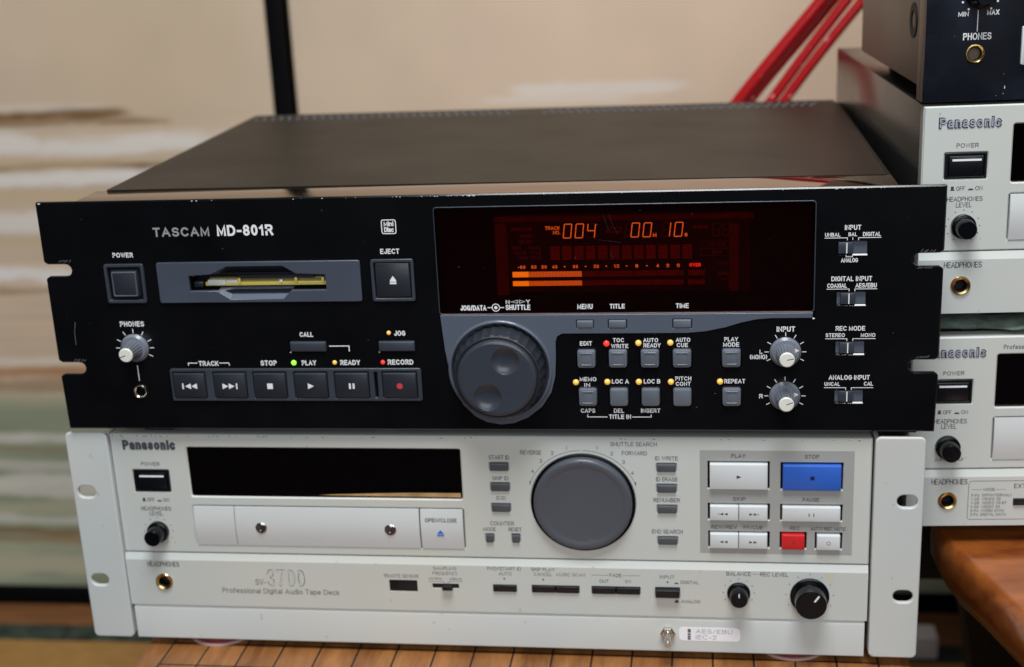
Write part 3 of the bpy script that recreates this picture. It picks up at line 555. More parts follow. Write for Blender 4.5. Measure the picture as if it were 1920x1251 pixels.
# disc loading slot
plate('slot_bezel', rrect(-176.4, 75.0, -62.4, 97.9, 1.1), [slot_ol], -1.0, 2.6, 'bezel', mdk, .35)
b = MB()
b.add([(-143, -.6, 81.4), (-135.8, -.6, 76.9), (-106.2, -.6, 76.9), (-101.2, -.6, 81.4), (-101.2, 6, 82.2), (-143, 6, 82.2), (-135.8, 6, 82.2), (-106.2, 6, 82.2)], [(1, 2, 7, 6), (0, 1, 6, 5), (2, 3, 4, 7)])
b.build('slot_lower_ramp', 'slate', mdk, 0)
b = MB()
b.add([(-146.1, -.6, 90.9), (-136.4, -.6, 95.3), (-105.2, -.6, 95.3), (-98, -.6, 90.9), (-98, 6, 90.2), (-105.2, 6, 90.2), (-136.4, 6, 90.2), (-146.1, 6, 90.2)], [(1, 6, 5, 2), (0, 7, 6, 1), (2, 5, 4, 3)])
b.build('slot_upper_ramp', 'slate_btn', mdk, 0)  # darker slate puts the recess shade into the upper ramp's colour
b = MB()
b.box(-160, -80, 1.7, 13.5, 90.3, 91.3).box(-160, -80, 1.7, 13.5, 80.2, 81.2).box(-160, -159, 1.7, 13.5, 81.2, 90.3).box(-81, -80, 1.7, 13.5, 81.2, 90.3).box(-160, -80, 13, 13.6, 80.2, 91.3)
b.build('slot_throat', 'well', mdk, 0)
md = thing('minidisc', (-119.5, 4.2, 83.0), 'yellow minidisc cartridge sitting inside the black deck loading slot', 'minidisc')
b = MB(); b.box(-31.8, 37.2, 0, 8.5, .2, 2.3, .3); b.build('cartridge_shell', 'yellow_disc', md)
b = MB(); b.box(-30.2, -20.2, -.5, 6, .7, 3.6, .3).box(-20.0, -13.4, -.2, 5, 1.6, 3.4, .3); b.build('shutter', 'cap_white', md)
b = MB(); b.box(10.3, 12.4, -1.0, .4, 1.6, 3.6, .6); b.build('white_pin', 'cap_white', md)
b = MB(); b.box(-30, 37.0, 2.2, 8.5, 2.5, 4.3, .3); b.build('cartridge_top', 'olive', md)
for x in (-13.0, 19.0, 34.0): b = MB(); b.box(x, x + 1.6, -.8, .2, 1.3, 4.6, .3); b.build('ridge', 'yellow_disc', md)
b = MB(); b.box(-13, 30, -.2, 1.4, 4.35, 6.4).box(-38.5, -33, 0, 5, -.6, 2.6, .4); b.build('dark_carrier', 'slate_btn', md)
# phones knob and jack
def mini_knob(cx, cz, ang, tri=False):
    q = MB(); q.loft([(circ(cx, cz, 8.1, 40), .2), (circ(cx, cz, 8.1, 40), -.6), (circ(cx, cz, 7.4, 40), -1.3), (circ(cx, cz, 6.8, 40), -2.0)]); kb = q.build('volume_knob', 'knob_grey', mdk)
    q = MB(); q.loft([(gear(cx, cz, 5.1, 18, .45), -2.0), (gear(cx, cz, 4.6, 18, .4), -7.0), (gear(cx, cz, 4.15, 18, .35), -12.6), (gear(cx, cz, 3.9, 18, .2), -13.0)]); q.build('knob_stem', 'knob_rib', kb, .4)
    q = MB(); q.loft([(circ(cx, cz, 3.95, 28), -12.8), (circ(cx, cz, 3.95, 28), -13.5), (circ(cx, cz, 3.5, 28), -13.9)]); q.build('knob_cap', 'cap_white', kb)
    a = radians(ang); strips([[(cx + .2 * cos(a), cz + .2 * sin(a)), (cx + 3.3 * cos(a), cz + 3.3 * sin(a))]], -13.95, 'badge_dark', kb, .42, 'pointer_line')
    if tri:
        r = radians(22); ex, ez = cx + 6.0, cz + 1.4; poly([(ex - 1.3, ez + 1.1), (ex + 1.1, ez), (ex - .9, ez - 1.2)], -2.06, 'cap_white', kb, 'pointer_triangle')
    return kb
mini_knob(-194.9, 48.9, 200)
ticks(-194.9, 48.9, 8.9, 10.9, (-27, 0, 26, 58, 90, 122, 154, 180), Y, 'white_ink', mdk, .45)
T('PHONES', -201.9, -187.9, 61.4, 64.4, .05); strips([[(-194.9, 38.3), (-194.9, 29.6)]], Y, 'white_ink', mdk, .5)
jack(*jackc, 4.1, 2.6, 0, 'chrome', mdk)
# transport buttons
TX = [(-174.6, -156.0), (-151.0, -132.4), (-128.0, -109.4), (-104.6, -86.0), (-81.6, -62.6), (-54.6, -35.6)]
plate('transport_frame', rrect(-176.2, 17.6, -32.9, 36.6, 1.2), [rrect(a - .4, 19.2, c + .4, 34.9, .5) for a, c in TX] + [rrect(-59.4, 19.4, -57.4, 34.6, .4)], -.9, 3.0, 'slate_frame', mdk, .35)
b = MB(); b.box(-175.5, -33.5, 4.2, 5, 18, 36.2); b.build('button_well', 'well', mdk, 0)
names = ('previous', 'next', 'stop', 'play', 'pause', 'record')
for (a, c), nm in zip(TX, names):
    o = button(a, 19.6, c, 34.2, 3, -1.5, .5, .7, 'slate_btn', mdk, nm + '_button'); m = (a + c) / 2; z = 26.6; y = -1.6
    tri = lambda x, d: [(x - 1.7 * d, z - 1.7), (x + 1.7 * d, z), (x - 1.7 * d, z + 1.7)]
    if nm == 'previous': polys([tri(m - .9, -1), tri(m + 2.7, -1), rrect(m - 4.2, z - 1.7, m - 3.4, z + 1.7, .05, 1)], y, 'white_ink', o, 'previous_symbol')
    if nm == 'next': polys([tri(m - 2.7, 1), tri(m + .9, 1), rrect(m + 3.4, z - 1.7, m + 4.2, z + 1.7, .05, 1)], y, 'white_ink', o, 'next_symbol')
    if nm == 'stop': polys([rrect(m - 1.6, z - 1.6, m + 1.6, z + 1.6, .05, 1)], y, 'white_ink', o, 'stop_symbol')
    if nm == 'play': polys([tri(m, 1)], y, 'white_ink', o, 'play_symbol')
    if nm == 'pause': polys([rrect(m - 1.6, z - 1.6, m - .5, z + 1.6, .05, 1), rrect(m + .5, z - 1.6, m + 1.6, z + 1.6, .05, 1)], y, 'white_ink', o, 'pause_symbol')
    if nm == 'record': polys([circ(m, z, 1.7, 20)], y, 'red_ink', o, 'record_symbol')
T('TRACK', -159.0, -147.5, 38.1, 41.0, .05); strips([[(-165.0, 38.6), (-165.0, 39.8), (-159.9, 39.8)], [(-146.8, 39.8), (-141.5, 39.8), (-141.3, 38.6)]], Y, 'white_ink', mdk, .5)
T('STOP', -123.2, -114.0, 38.2, 41.2, .06); T('PLAY', -99.7, -91.5, 38.3, 41.2, .06); T('READY', -77.9, -66.7, 38.4, 41.3, .06); T('RECORD', -51.2, -36.9, 38.5, 41.5, .06)
T('CALL', -99.4, -91.8, 54.8, 57.5, .06); T('JOG', -46.4, -40.2, 55.1, 58.0, .06); strips([[(-83.1, 49.4), (-72.2, 49.4), (-72.2, 46.6)]], Y, 'white_ink', mdk, .55)
for a, c in ((-105.4, -84.7), (-55.6, -35.2)):
    button(a + .2, 46.5, c - .2, 52.1, 3, -1.2, .3, .7, 'slate_frame', mdk, 'bar_button')
def led(x, z, m, r=1.45):
    q = MB(); rg = []
    for k in range(5):
        t = k / 4 * pi / 2 * .95; rg.append((circ(x, z, r * cos(t), 20), -.1 - r * .8 * sin(t)))
    q.loft([(circ(x, z, r, 20), .5)] + rg); q.build('indicator_lamp', m, mdk, 1.2)
led(-104.2, 39.8, 'led_green', 1.5); led(-81.0, 39.9, 'led_amber', 1.25); led(-53.9, 40.0, 'led_red', 1.25); led(-49.4, 56.8, 'led_amber', 1.2)
# ---- display window
b = MB(); b.box(WIN[0] + .3, WIN[2] - .3, 6.5, 9, WIN[1] + .3, WIN[3] - .3); b.build('display_backing', 'well', mdk, 0)
b = MB(); b.box(WIN[0] + .25, WIN[2] - .25, .35, 1.5, WIN[1] + .25, WIN[3] - .25); pn = b.build('display_window', 'pane', mdk, 0, label='smoked red window over the orange display')
plate('window_rim', rrect(WIN[0] - .25, WIN[1] - .1, WIN[2] + .35, WIN[3] + .45, 1.8), [rrect(WIN[0] + .25, WIN[1] + .3, WIN[2] - .25, WIN[3] - .15, 1.4)], -.35, 1.4, 'slate_frame', mdk, .25)
yd = 5.2
disp = MB(); disp.box(13.5, 144.5, 5.3, 6.3, 77.5, 120.0); disp = disp.build('display_tube', 'vfd_back', mdk, 0)
xo, zo = 2.05, 1.45   # the tube sits 5 mm behind the window, so its print is shifted a little
def D(x): return x + (x - 115) / 694 * yd
def E(z): return z + (z - 274) / 694 * yd
def dt(s, x0, x1, z0, z1, m, bold=.03, nm='display_word'): text(s, D(x0), D(x1), E(z0), E(z1), yd, m, disp, bold, nm)
polys([[(D(a), E(c)), (D(d), E(c)), (D(d), E(e)), (D(a), E(e))] for a, c, d, e in ((11.5, 77.5, 17.8, 116.5), (133.5, 78.5, 138.3, 114.5), (11.3, 117.2, 146, 120.0))], yd, 'vfd_rim', disp, 'tube_edge')
def digit(x, z, w, h, sl, on, m1='vfd_on', m0='vfd_faint', t=.52):
    segs = {'a': ((0, 1), (1, 1)), 'b': ((1, 1), (1, .5)), 'c': ((1, .5), (1, 0)), 'd': ((0, 0), (1, 0)), 'e': ((0, .5), (0, 0)), 'f': ((0, 1), (0, .5)), 'g': ((0, .5), (1, .5))}
    P = lambda p: (D(x + p[0] * w + p[1] * sl), E(z + p[1] * h))
    def sh(p, q):  # shorten
        return (p[0] + (q[0]-p[0])*.1, p[1] + (q[1]-p[1])*.1), (q[0] + (p[0]-q[0])*.1, q[1] + (p[1]-q[1])*.1)
    L = [[P(u) for u in sh(*segs[k])] for k in on]; O = [[P(u) for u in sh(*segs[k])] for k in segs if k not in on]
    if L: strips(L, yd, m1, disp, t, 'digit')
    if O: strips(O, yd + .02, m0, disp, t * .8, 'unlit_digit')
Z8 = 'abcdef'
for x, s in ((47.6, Z8), (53.8, Z8), (60.0, 'bcfg'), (82.9, Z8), (89.1, Z8), (98.9, 'bc'), (105.2, Z8)): digit(x, 108.2, 3.9, 7.4, .9, s)
digit(124.8, 108.2, 3.4, 6.4, .8, ''); digit(129.8, 108.2, 3.4, 6.4, .8, '')
dt('TRACK', 38.2, 46.0, 112.7, 114.6, 'vfd_on', .02); dt('NO.', 42.3, 46.0, 110.2, 112.2, 'vfd_on', .02); dt('M', 94.3, 96.2, 108.1, 110.2, 'vfd_on', .06); dt('S', 110.6, 112.2, 108.1, 110.0, 'vfd_on', .06)
dt('TRACK', 71.0, 78.5, 112.4, 114.0, 'vfd_dim', .02); dt('REMAIN', 69.8, 78.5, 110.4, 112.0, 'vfd_dim', .02); strips([[(D(79.9), E(108.3)), (D(80.9), E(115.6))]], yd, 'vfd_faint', disp, .5, 'unlit_digit')
dt('TRACK NO.', 114.6, 122.8, 112.2, 114.0, 'vfd_dim', .02); dt('RESUME', 20.5, 31.5, 112.2, 114.2, 'vfd_dim', .02); dt('WRITE', 24.5, 31.5, 108.6, 110.4, 'vfd_dim', .02); dt('READY', 24.5, 31.5, 105.6, 107.4, 'vfd_dim', .02)
dt('DISC', 20.2, 25.6, 102.3, 104.0, 'vfd_dim', .02); dt('DATE', 29.6, 35.5, 102.3, 104.0, 'vfd_dim', .02); dt('TRACK', 20.6, 28.0, 99.5, 101.3, 'vfd_dim', .02); dt('TITLE', 29.3, 35.8, 99.5, 101.3, 'vfd_dim', .02); dt('TIME', 23.0, 28.5, 97.0, 98.7, 'vfd_dim', .02); dt('TOTAL', 29.5, 36.2, 97.0, 98.7, 'vfd_dim', .02)
dt('TOC EDIT', 122.0, 131.5, 102.6, 104.6, 'vfd_faint', .02); dt('EDIT', 124.6, 129.8, 98.6, 100.4, 'vfd_dim', .02); dt('REPEAT', 127.4, 134.6, 92.4, 94.1, 'vfd_faint', .03); dt('SINGLE', 127.6, 134.8, 87.2, 89.0, 'vfd_dim', .02); dt('A-B', 130.0, 134.0, 84.2, 86.2, 'vfd_faint', .03)
for a, c, d, e in ((119.0, 101.8, 134.8, 105.4), (119.0, 97.7, 134.8, 101.2)):
    strips([[(D(a), E(c)), (D(d), E(c)), (D(d), E(e)), (D(a), E(e)), (D(a), E(c))]], yd + .02, 'vfd_faint', disp, .25, 'display_border')
for k in range(12):      # dot matrix characters
    x = 41.0 + k * 6.26; L = []
    for r in range(7): L.append([(D(x), E(96.9 + r * 1.07)), (D(x + 4.1), E(96.9 + r * 1.07))])
    strips(L, yd, 'vfd_dim', disp, .82, 'dot_matrix_cell')
for z0, z1 in ((87.2, 90.2), (82.4, 85.1)):
    polys([[(D(20.0), E(z0)), (D(28.6), E(z0)), (D(28.6), E(z1)), (D(20.0), E(z1))]], yd, 'vfd_hot', disp, 'meter_bar')
    L = [[(D(a), E(z0)), (D(a + .62), E(z0)), (D(a + .62), E(z1)), (D(a), E(z1))] for a in np.arange(28.8, 56.3, .78)]; polys(L, yd, 'vfd_bar', disp, 'meter_bar')
    L = [[(D(a), E(z0)), (D(a + .6), E(z0)), (D(a + .6), E(z1)), (D(a), E(z1))] for a in list(np.arange(57.0, 110, .78)) + list(np.arange(112.4, 120.5, .78))]; polys(L, yd, 'vfd_dim', disp, 'unlit_meter_bar')
for s, x in (('-∞', 25), ('60', 31.5), ('50', 37.6), ('40', 42.9), ('.', 48), ('30', 53.6), ('.', 59), ('20', 64.5), ('.', 70), ('12', 75.1), ('.', 80.4), ('8', 85.7), ('6', 91.0), ('.', 96.6), ('4', 101.8 - 5 + 4.6), ('2', 106.8 - .2), ('0', 112.0 - 5 + .0)):
    pass
sc_x = [(25.0, '-60'), (31.5, '50'), (37.0, '50'), (42.6, '40'), (47.9, ''), (53.5, '30'), (58.9, ''), (64.5, '20'), (69.8, ''), (75.1, '12'), (80.4, ''), (85.7, '8'), (91.0, ''), (96.6, '4'), (101.8, '2'), (107.3, '0')]
for x, s in sc_x:
    if s: w_ = 1.25 * len(s) + .3; dt(s, x - w_/2, x + w_/2, 91.8, 93.6, 'vfd_on', .05, 'scale_number')
    else: polys([[(D(x - .35), E(92.4)), (D(x + .35), E(92.4)), (D(x + .35), E(93.0)), (D(x - .35), E(93.0))]], yd, 'vfd_on', disp, 'scale_dot')
dt('OVER', 113.0, 118.9, 91.9, 93.8, 'vfd_red', .09)
strips([[(68.6, 120.5), (70.2, 115.5), (71.6, 111.5)], [(71.8, 120.0), (73.5, 115.0), (76.0, 109.8)], [(66.0, 107.0), (78, 105.2)], [(72, 101), (73.4, 96)]], .3, 'scratch_grey', mdk, .10, 'scratches')
# window print
yw = .28
tw = dict(m='white_ink', par=mdk, y=yw)
T('JOG/DATA', -9.1, 5.0, 68.9, 71.9, .05, **tw); T('SHUTTLE', 15.4, 28.7, 69.1, 72.0, .05, **tw); T('N', 15.6, 17.6, 72.5, 74.6, .05, **tw); T('Y', 26.5, 28.6, 72.6, 74.8, .05, **tw)
strips([[(18.0, 73.6), (21.9, 72.9), (21.9, 74.4), (18.0, 73.6)], [(26.0, 73.7), (22.9, 72.9), (22.9, 74.5), (26.0, 73.7)]], yw, 'white_ink', mdk, .25, 'arrow_mark')
strips([[(5.8, 70.5), (7.6, 70.5)], [(12.2, 70.5), (14.4, 70.5)], circ(10.1, 70.5, 2.0, 20) + [circ(10.1, 70.5, 2.0, 20)[0]]], yw, 'white_ink', mdk, .45, 'dial_emblem'); poly(circ(10.1, 70.5, .9, 14), yw, 'white_ink', mdk, 'dial_emblem')
T('MENU', 53.8, 62.0, 69.3, 72.1, .05, **tw); T('TITLE', 71.0, 79.0, 69.4, 72.0, .05, **tw); T('TIME', 105.8, 112.5, 69.4, 72.0, .05, **tw)
# ---- grey jog surround, dial
DC = (10.9, 35.3)
pl = plate('jog_surround', [(x + (.25 if x > 10 else -.25) * -1, z) for x, z in grey], [circ(*DC, 26.9, 64), rrect(53.0, 58.8, 62.4, 63.5, .4), rrect(69.9, 58.6, 80.0, 63.6, .4), rrect(103.9, 58.5, 114.2, 63.7, .4)], -.5, 3.0, 'slate', mdk, .35)
b = MB(); b.loft([(circ(*DC, 28.5, 96), 5), (circ(*DC, 28.5, 96), -.4)] + [(circ(*DC, 27.5 + 1.0 * cos(radians(a)), 96), -.5 - 1.3 * sin(radians(a))) for a in range(15, 180, 15)] + [(circ(*DC, 26.5, 96), -.4), (circ(*DC, 26.0, 96), 4.5)], cap0=False, cap1=True); b.build('dial_collar', 'collar', mdk)
ng = 30
def scal(r, d, ns=6):
    P = []
    for k in range(ng * ns):
        a = 2*pi*k/(ng*ns); P.append((DC[0] + (r - d * abs(sin(ng * a / 2))) * cos(a), DC[1] + (r - d * abs(sin(ng * a / 2))) * sin(a)))
    return P
b = MB(); b.loft([(scal(25.2, .5), 3.0), (scal(25.1, .5), -4.0), (scal(24.2, .55), -10.0), (scal(23.9, .5), -12.2), (scal(23.3, .2), -12.9), (scal(22.6, 0), -13.1), (scal(22.0, 0), -12.5)]); sh = b.build('shuttle_ring', 'slate_btn', mdk, .35)
rings = [(circ(*DC, 21.4, 64), -8), (circ(*DC, 21.4, 64), -13.4), (circ(*DC, 21.1, 64), -14.3), (circ(*DC, 20.4, 64), -14.8), (circ(*DC, 19.6, 64), -14.9)]
b = MB(); b.loft(rings, cap0=False, cap1=False); dial = b.build('jog_dial', 'slate_dial', mdk, label='round grey jog dial with two finger dimples')
dm = [(15.9, 45.2, 7.4), (5.6, 24.7, 7.4)]
plate('dial_face', circ(*DC, 19.7, 64), [circ(x, z, r, 40) for x, z, r in dm], -14.95, 1.0, 'slate_dial', dial, .12)
for x, z, r in dm:
    rg = []
    for k in range(9):
        t = k / 8; rr_ = r * (1 - t * .98) + .05; rg.append((circ(x, z, rr_ + .1, 40), -14.75 + 1.95 * (1 - (rr_ / r) ** 3)))
    b = MB(); b.loft(rg, cap0=False); b.build('finger_dimple', 'slate_dial', dial, 1.0)
# window row buttons (menu, title, time)
for x0, z0, x1, z1 in ((53.3, 59.0, 62.1, 63.2), (70.3, 58.9, 79.6, 63.3), (104.3, 58.8, 113.8, 63.4)):
    button(x0, z0, x1, z1, 3, -1.0, .4, .6, 'grey_btn', mdk, 'menu_button')
b = MB(); b.box(50, 116, 4, 5, 57.5, 64.5); b.build('button_well', 'well', mdk, 0)
# small square keys
for i, (cx, cz) in enumerate(sbtn):
    o = button(cx - 5.1, cz - 5.2, cx + 5.1, cz + 5.2, 3, -1.9, 1.4, .8, 'grey_btn', mdk, 'square_key', taper=.5)
    if i not in (6, 7, 8):
        plate('key_rim', rrect(cx - 3.6, cz - 3.6, cx + 3.6, cz + 3.8, .6), [rrect(cx - 2.8, cz - 2.8, cx + 2.8, cz + 3.0, .4)], -2.25, .6, 'grey_btn', o, .2)
for x, z, m in ((68.8, 50.1, 'led_red'), (85.8, 50.3, 'led_amber'), (102.7, 50.4, 'led_amber'), (51.8, 28.2, 'led_amber'), (68.8, 28.4, 'led_amber'), (85.7, 28.4, 'led_amber'), (102.8, 28.4, 'led_amber'), (128.8, 28.5, 'led_amber')):
    led(x, z, m, 1.65)
for s, x0, x1, z0, z1 in (('EDIT', 54.6, 61.1, 49.0, 51.4), ('TOC', 72.3, 78.2, 50.8, 53.1), ('WRITE', 71.3, 80.4, 47.5, 49.8), ('AUTO', 88.4, 96.3, 50.7, 53.0), ('READY', 88.4, 97.6, 47.8, 50.1), ('AUTO', 105.6, 113.2, 50.8, 53.1), ('CUE', 106.1, 112.0, 47.9, 50.2),
    ('PLAY', 131.0, 138.2, 51.0, 53.3), ('MODE', 130.4, 138.8, 48.0, 50.4), ('MEMO', 53.9, 62.9, 28.8, 31.1), ('IN', 56.3, 59.4, 25.6, 27.7), ('LOC A', 71.2, 80.3, 27.4, 29.9), ('LOC B', 88.3, 97.1, 27.4, 29.9), ('PITCH', 105.1, 113.6, 29.1, 31.4), ('CONT', 105.4, 113.3, 26.1, 28.4),
    ('REPEAT', 131.0, 142.0, 27.5, 29.9), ('CAPS', 54.0, 61.8, 10.6, 13.1), ('DEL', 71.9, 77.4, 10.6, 13.1), ('INSERT', 86.6, 96.9, 10.7, 13.1), ('TITLE IN', 69.2, 81.1, 7.1, 9.6)):
    T(s, x0, x1, z0, z1, .045)
strips([[(57.6, 9.4), (57.6, 8.2), (68.2, 8.2)], [(82.0, 8.2), (92.0, 8.2), (92.0, 9.4)]], Y, 'white_ink', mdk, .4)
T('INPUT', 158.1, 167.6, 56.1, 59.0, .045); T('L', 149.4, 151.0, 44.1, 46.2, .04); T('(MONO)', 144.4, 153.3, 41.0, 43.5, .03); T('R', 149.4, 151.3, 19.0, 21.4, .04)
mini_knob(162.8, 45.0, 12, True); mini_knob(162.8, 20.4, 22, True)
for cz in (45.0, 20.4): ticks(162.8, cz, 8.8, 10.6, (-27, 0, 30, 60, 90, 120, 150, 180, 207), Y, 'white_ink', mdk, .4)
# slide switches
for (cx, cz, d) in sws:
    q = MB(); q.box(cx - 7.3, cx + 7.3, 1.6, 3.6, cz - 3.15, cz + 3.15); sw = q.build('slide_switch', 'slate', mdk, 0)
    q = MB(); q.box(cx + d - 3.7, cx + d + 3.7, -.3, 1.55, cz - 3.0, cz + 3.0, .3); q.build('slider', 'slate_frame', sw)
    q = MB()
    for k in range(7):
        if k != 3: q.box(cx + d - 3.2 + k * 1.0, cx + d - 2.8 + k * 1.0, -.55, -.3, cz - 2.8, cz + 2.8)
    q.build('slider_ribs', 'slate_frame', sw, 0)
    q = MB(); q.box(cx + d + .2, cx + d + .75, -.75, -.3, cz - 2.7, cz + 2.7); q.build('slider_mark', 'white_ink', sw, 0)
for s, x0, x1, z0, z1 in (('INPUT', 191.6, 199.7, 110.2, 112.8), ('UNBAL', 181.8, 189.5, 106.8, 108.8), ('BAL', 193.5, 197.8, 106.9, 108.9), ('DIGITAL', 200.7, 209.6, 106.8, 109.0), ('ANALOG', 190.1, 198.6, 93.2, 95.4),
    ('DIGITAL INPUT', 185.5, 206.0, 83.2, 85.8), ('COAXIAL', 183.5, 193.4, 79.7, 82.0), ('AES/EBU', 197.7, 208.4, 79.7, 82.1), ('REC MODE', 188.3, 203.3, 56.5, 59.0), ('STEREO', 183.3, 193.1, 53.0, 55.1), ('MONO', 201.2, 208.6, 53.0, 55.1),
    ('ANALOG INPUT', 185.4, 206.5, 29.4, 32.0), ('UNCAL', 183.3, 191.3, 26.0, 28.1), ('CAL', 203.6, 208.3, 26.1, 28.3)):
    T(s, x0, x1, z0, z1, .035)
ul = []
for (a, c1, c2, d, z) in ((181.8, 193.0, 198.6, 209.7, 106.1), (183.4, 194.6, 197.5, 208.5, 79.0), (183.3, 194.2, 197.2, 208.6, 52.1), (183.3, 194.3, 197.2, 208.3, 25.0)):
    ul += [[(a, z), (c1, z), (c1, z - 1.1)], [(c2, z - 1.1), (c2, z), (d, z)]]
ul += [[(195.7, 106.1), (195.7, 105.2)], [(192.6, 97.0), (192.6, 96.1), (195.8, 96.1), (195.8, 97.0)]]
strips(ul, Y, 'white_ink', mdk, .35)

# =================================================================== cream tape decks
def tape_deck(name, loc, yaw, label, group, top=-3.0, full=True, model=0):
    t = thing(name, loc, label, 'tape deck', yaw, group)
    X0, X1 = -215.8, 214.2; DV = -79.9; BT = -114.0; ZB = -136.6
    yi = -.06                               # print height
    lz = -1.5                               # how far the lower strip stands proud
    def P(s, x0, x1, z0, z1, m='dk_ink', bold=.0, y=yi, par=None, nm='lettering', slant=0, lab=None): return text(s, x0, x1, z0, z1, y, m, par or t, bold, nm, lab, slant)
    upper_holes = [rrect(-170.2, -43.6, -10.5, -13.0, 1.2), rrect(-170.4, -74.6, -10.5, -49.3, 1.4), rrect(-204.2, -40.9, -182.6, -27.3, .5)]
    lower_holes = []
    if model == 0 and full:
        upper_holes += [rrect(x0, z0, x1, z1, .3) for x0, z0, x1, z1 in ((5.9, -25.5, 16.4, -20.9), (5.9, -37.8, 16.5, -33.1), (5.9, -50.5, 16.5, -45.9), (1.5, -69.6, 6.1, -64.8), (16.5, -69.4, 21.1, -64.6),
            (98.8, -25.2, 109.4, -20.6), (98.8, -37.6, 109.5, -33.0), (98.9, -50.1, 109.6, -45.6), (99.0, -69.2, 109.8, -64.8), (126.5, -35.3, 160.1, -18.8), (165.8, -35.4, 199.2, -19.2), (126.6, -54.0, 160.4, -43.8), (165.9, -54.0, 199.4, -43.9), (126.8, -70.9, 160.5, -60.6), (165.9, -70.9, 180.5, -60.6), (184.9, -71.0, 199.7, -60.6))]
        upper_holes += [circ(57.6, -44.7, 29.3, 64)]
        lower_holes += [rrect(x0, z0, x1, z1, .3) for x0, z0, x1, z1 in ((4.3, -100.4, 18.2, -95.7), (26.7, -100.4, 54.2, -95.5), (61.0, -100.5, 88.8, -95.4), (97.0, -101.6, 111.0, -95.2), (-31.1, -99.0, -15.5, -95.9), (-56.5, -101.6, -39.9, -94.1))]
    jz = -98.3; jx = -193.2
    lower_holes += [circ(jx, jz, 5.2, 28)]
    plate('upper_panel', rrect(X0, DV + .25, X1, top, .25), upper_holes, 0, 3.0, 'putty', t, .7, res=0)
    # lower strip with an upward facing slope along its top edge
    b = MB(); n = 2
    prof = [(0.4, DV - .25), (-.2, DV - .3), (lz + .25, DV - 3.6), (lz, DV - 4.2), (lz, DV - 5.0), (2.5, DV - 5.0), (2.5, DV - .25)]
    b.add([(x, y, z) for x in (X0 + .2, X1 - .2) for y, z in prof], [tuple(range(7)), tuple(range(13, 6, -1))] + [(i, (i+1) % 7, 7 + (i+1) % 7, 7 + i) for i in range(7)]); b.build('strip_slope', 'putty', t, 0.3)
    plate('lower_panel', rrect(X0 + .1, BT + .3, X1 - .1, DV - 5.02, .1), lower_holes, lz, 3.2, 'putty', t, .08)
    b = MB(); b.box(X0 + 1, X1 - 1, 3.2, 12, BT + 1, top - .6); b.build('front_subframe', 'well', t, 0)
    b = MB(); b.box(X0 + .6, X1 - .6, 6.5, 300, BT + 1.5, top - .2, .8); b.build('casing', 'grey_metal' if not full else 'putty_grey', t)
    # front-edge cheek (side return of the front panel)
    for sx in (X0 + .3, X1 - 1.5):
        b = MB(); b.box(sx, sx + 1.2, 2.9, 9.5, BT + .8, top - .25); b.build('panel_return', 'putty_grey', t, 0)
    b = MB(); b.box(X0 + .5, X1 - .5, 2.9, 11, top - 1.4, top - .15); b.build('top_return', 'putty_grey', t, 0)
    for sx in (-165, 165):
        if not full:
            n = 28; q = MB(); vs = [(sx + 26 * cos(2*pi*k/n), 45 + 26 * sin(2*pi*k/n), z) for z in (BT - 9.5, BT + 1) for k in range(n)]
            q.add(vs, [(k, (k+1) % n, n + (k+1) % n, n + k) for k in range(n)] + [tuple(reversed(range(n)))]); q.build('foot', 'rubber', t)
    # maker's badge: dark outline with silver face
    x0, x1, z0, z1 = -208.0, -176.7, -14.2, -8.8
    P('Panasonic', x0 - .2, x1 + .2, z0 - .25, z1 + .2, 'badge_dark', .10, -.30, nm='makers_badge', lab='dark edged silver letters of the maker\'s name'); P('Panasonic', x0 + .35, x1 - .35, z0 + .3, z1 - .35, 'badge_silver' if not full else 'badge_dull', .018, -.42, nm='makers_badge_face')
    P('POWER', -198.6, -187.4, -24.6, -22.3, bold=.01)
    b = MB(); b.box(-204, -182.8, 3.2, 4, -40.7, -27.5); b.build('power_well', 'well', t, 0)
    plate('power_frame', rrect(-204.1, -40.8, -182.7, -27.4, .3), [rrect(-202.4, -39.7, -184.0, -28.5, .3)], -.15, 2.0, 'black_btn', t, .15)
    o = button(-202.0, -39.4, -184.4, -28.8, 3, -.4, .3, .4, 'black_btn', t, 'power_button')
    b = MB(); b.box(-200.4, -185.7, -.75, -.45, -31.5, -30.5); b.build('power_mark', 'white_ink', o, 0)
    P('OFF', -197.7, -193.2, -47.2, -44.9); P('ON', -188.0, -184.3, -47.2, -44.9)
    polys([[(-200.9, -47.1), (-198.2, -47.1), (-198.9, -46.5), (-198.9, -44.9), (-200.4, -44.9), (-200.4, -46.5)], [(-191.8, -47.1), (-188.7, -47.1), (-189.4, -46.2), (-191.1, -46.2)]], yi, 'dk_ink', t, 'switch_symbol')
    # knob and jack
    if model == 0: P('HEADPHONES', -202.2, -183.9, -52.9, -50.4); P('LEVEL', -197.4, -189.3, -56.1, -53.5)
    else: P('HEADPHONES', -202.2, -184.6, -52.7, -50.0); P('LEVEL', -198.3, -190.0, -55.8, -53.1)
    kx, kz = -193.2, -66.1
    def knob(cx, cz, r, rc, h, ptr=None, nm='level_knob'):
        q = MB(); q.loft([(circ(cx, cz, r, 40), lz if cz < DV else 0), (circ(cx, cz, r, 40), -1.5 - 1.0), (circ(cx, cz, r * .93, 40), -2.9), (circ(cx, cz, r * .80, 40), -3.1)]); k = q.build(nm, 'black_knob', t)
        q = MB(); q.loft([(circ(cx, cz, r * .80, 40), -3.0), (circ(cx, cz, rc * 1.04, 40), -h * .6), (circ(cx, cz, rc, 40), -h + .5), (circ(cx, cz, rc * .93, 40), -h)]); q.build('knob_grip', 'black_knob', k)
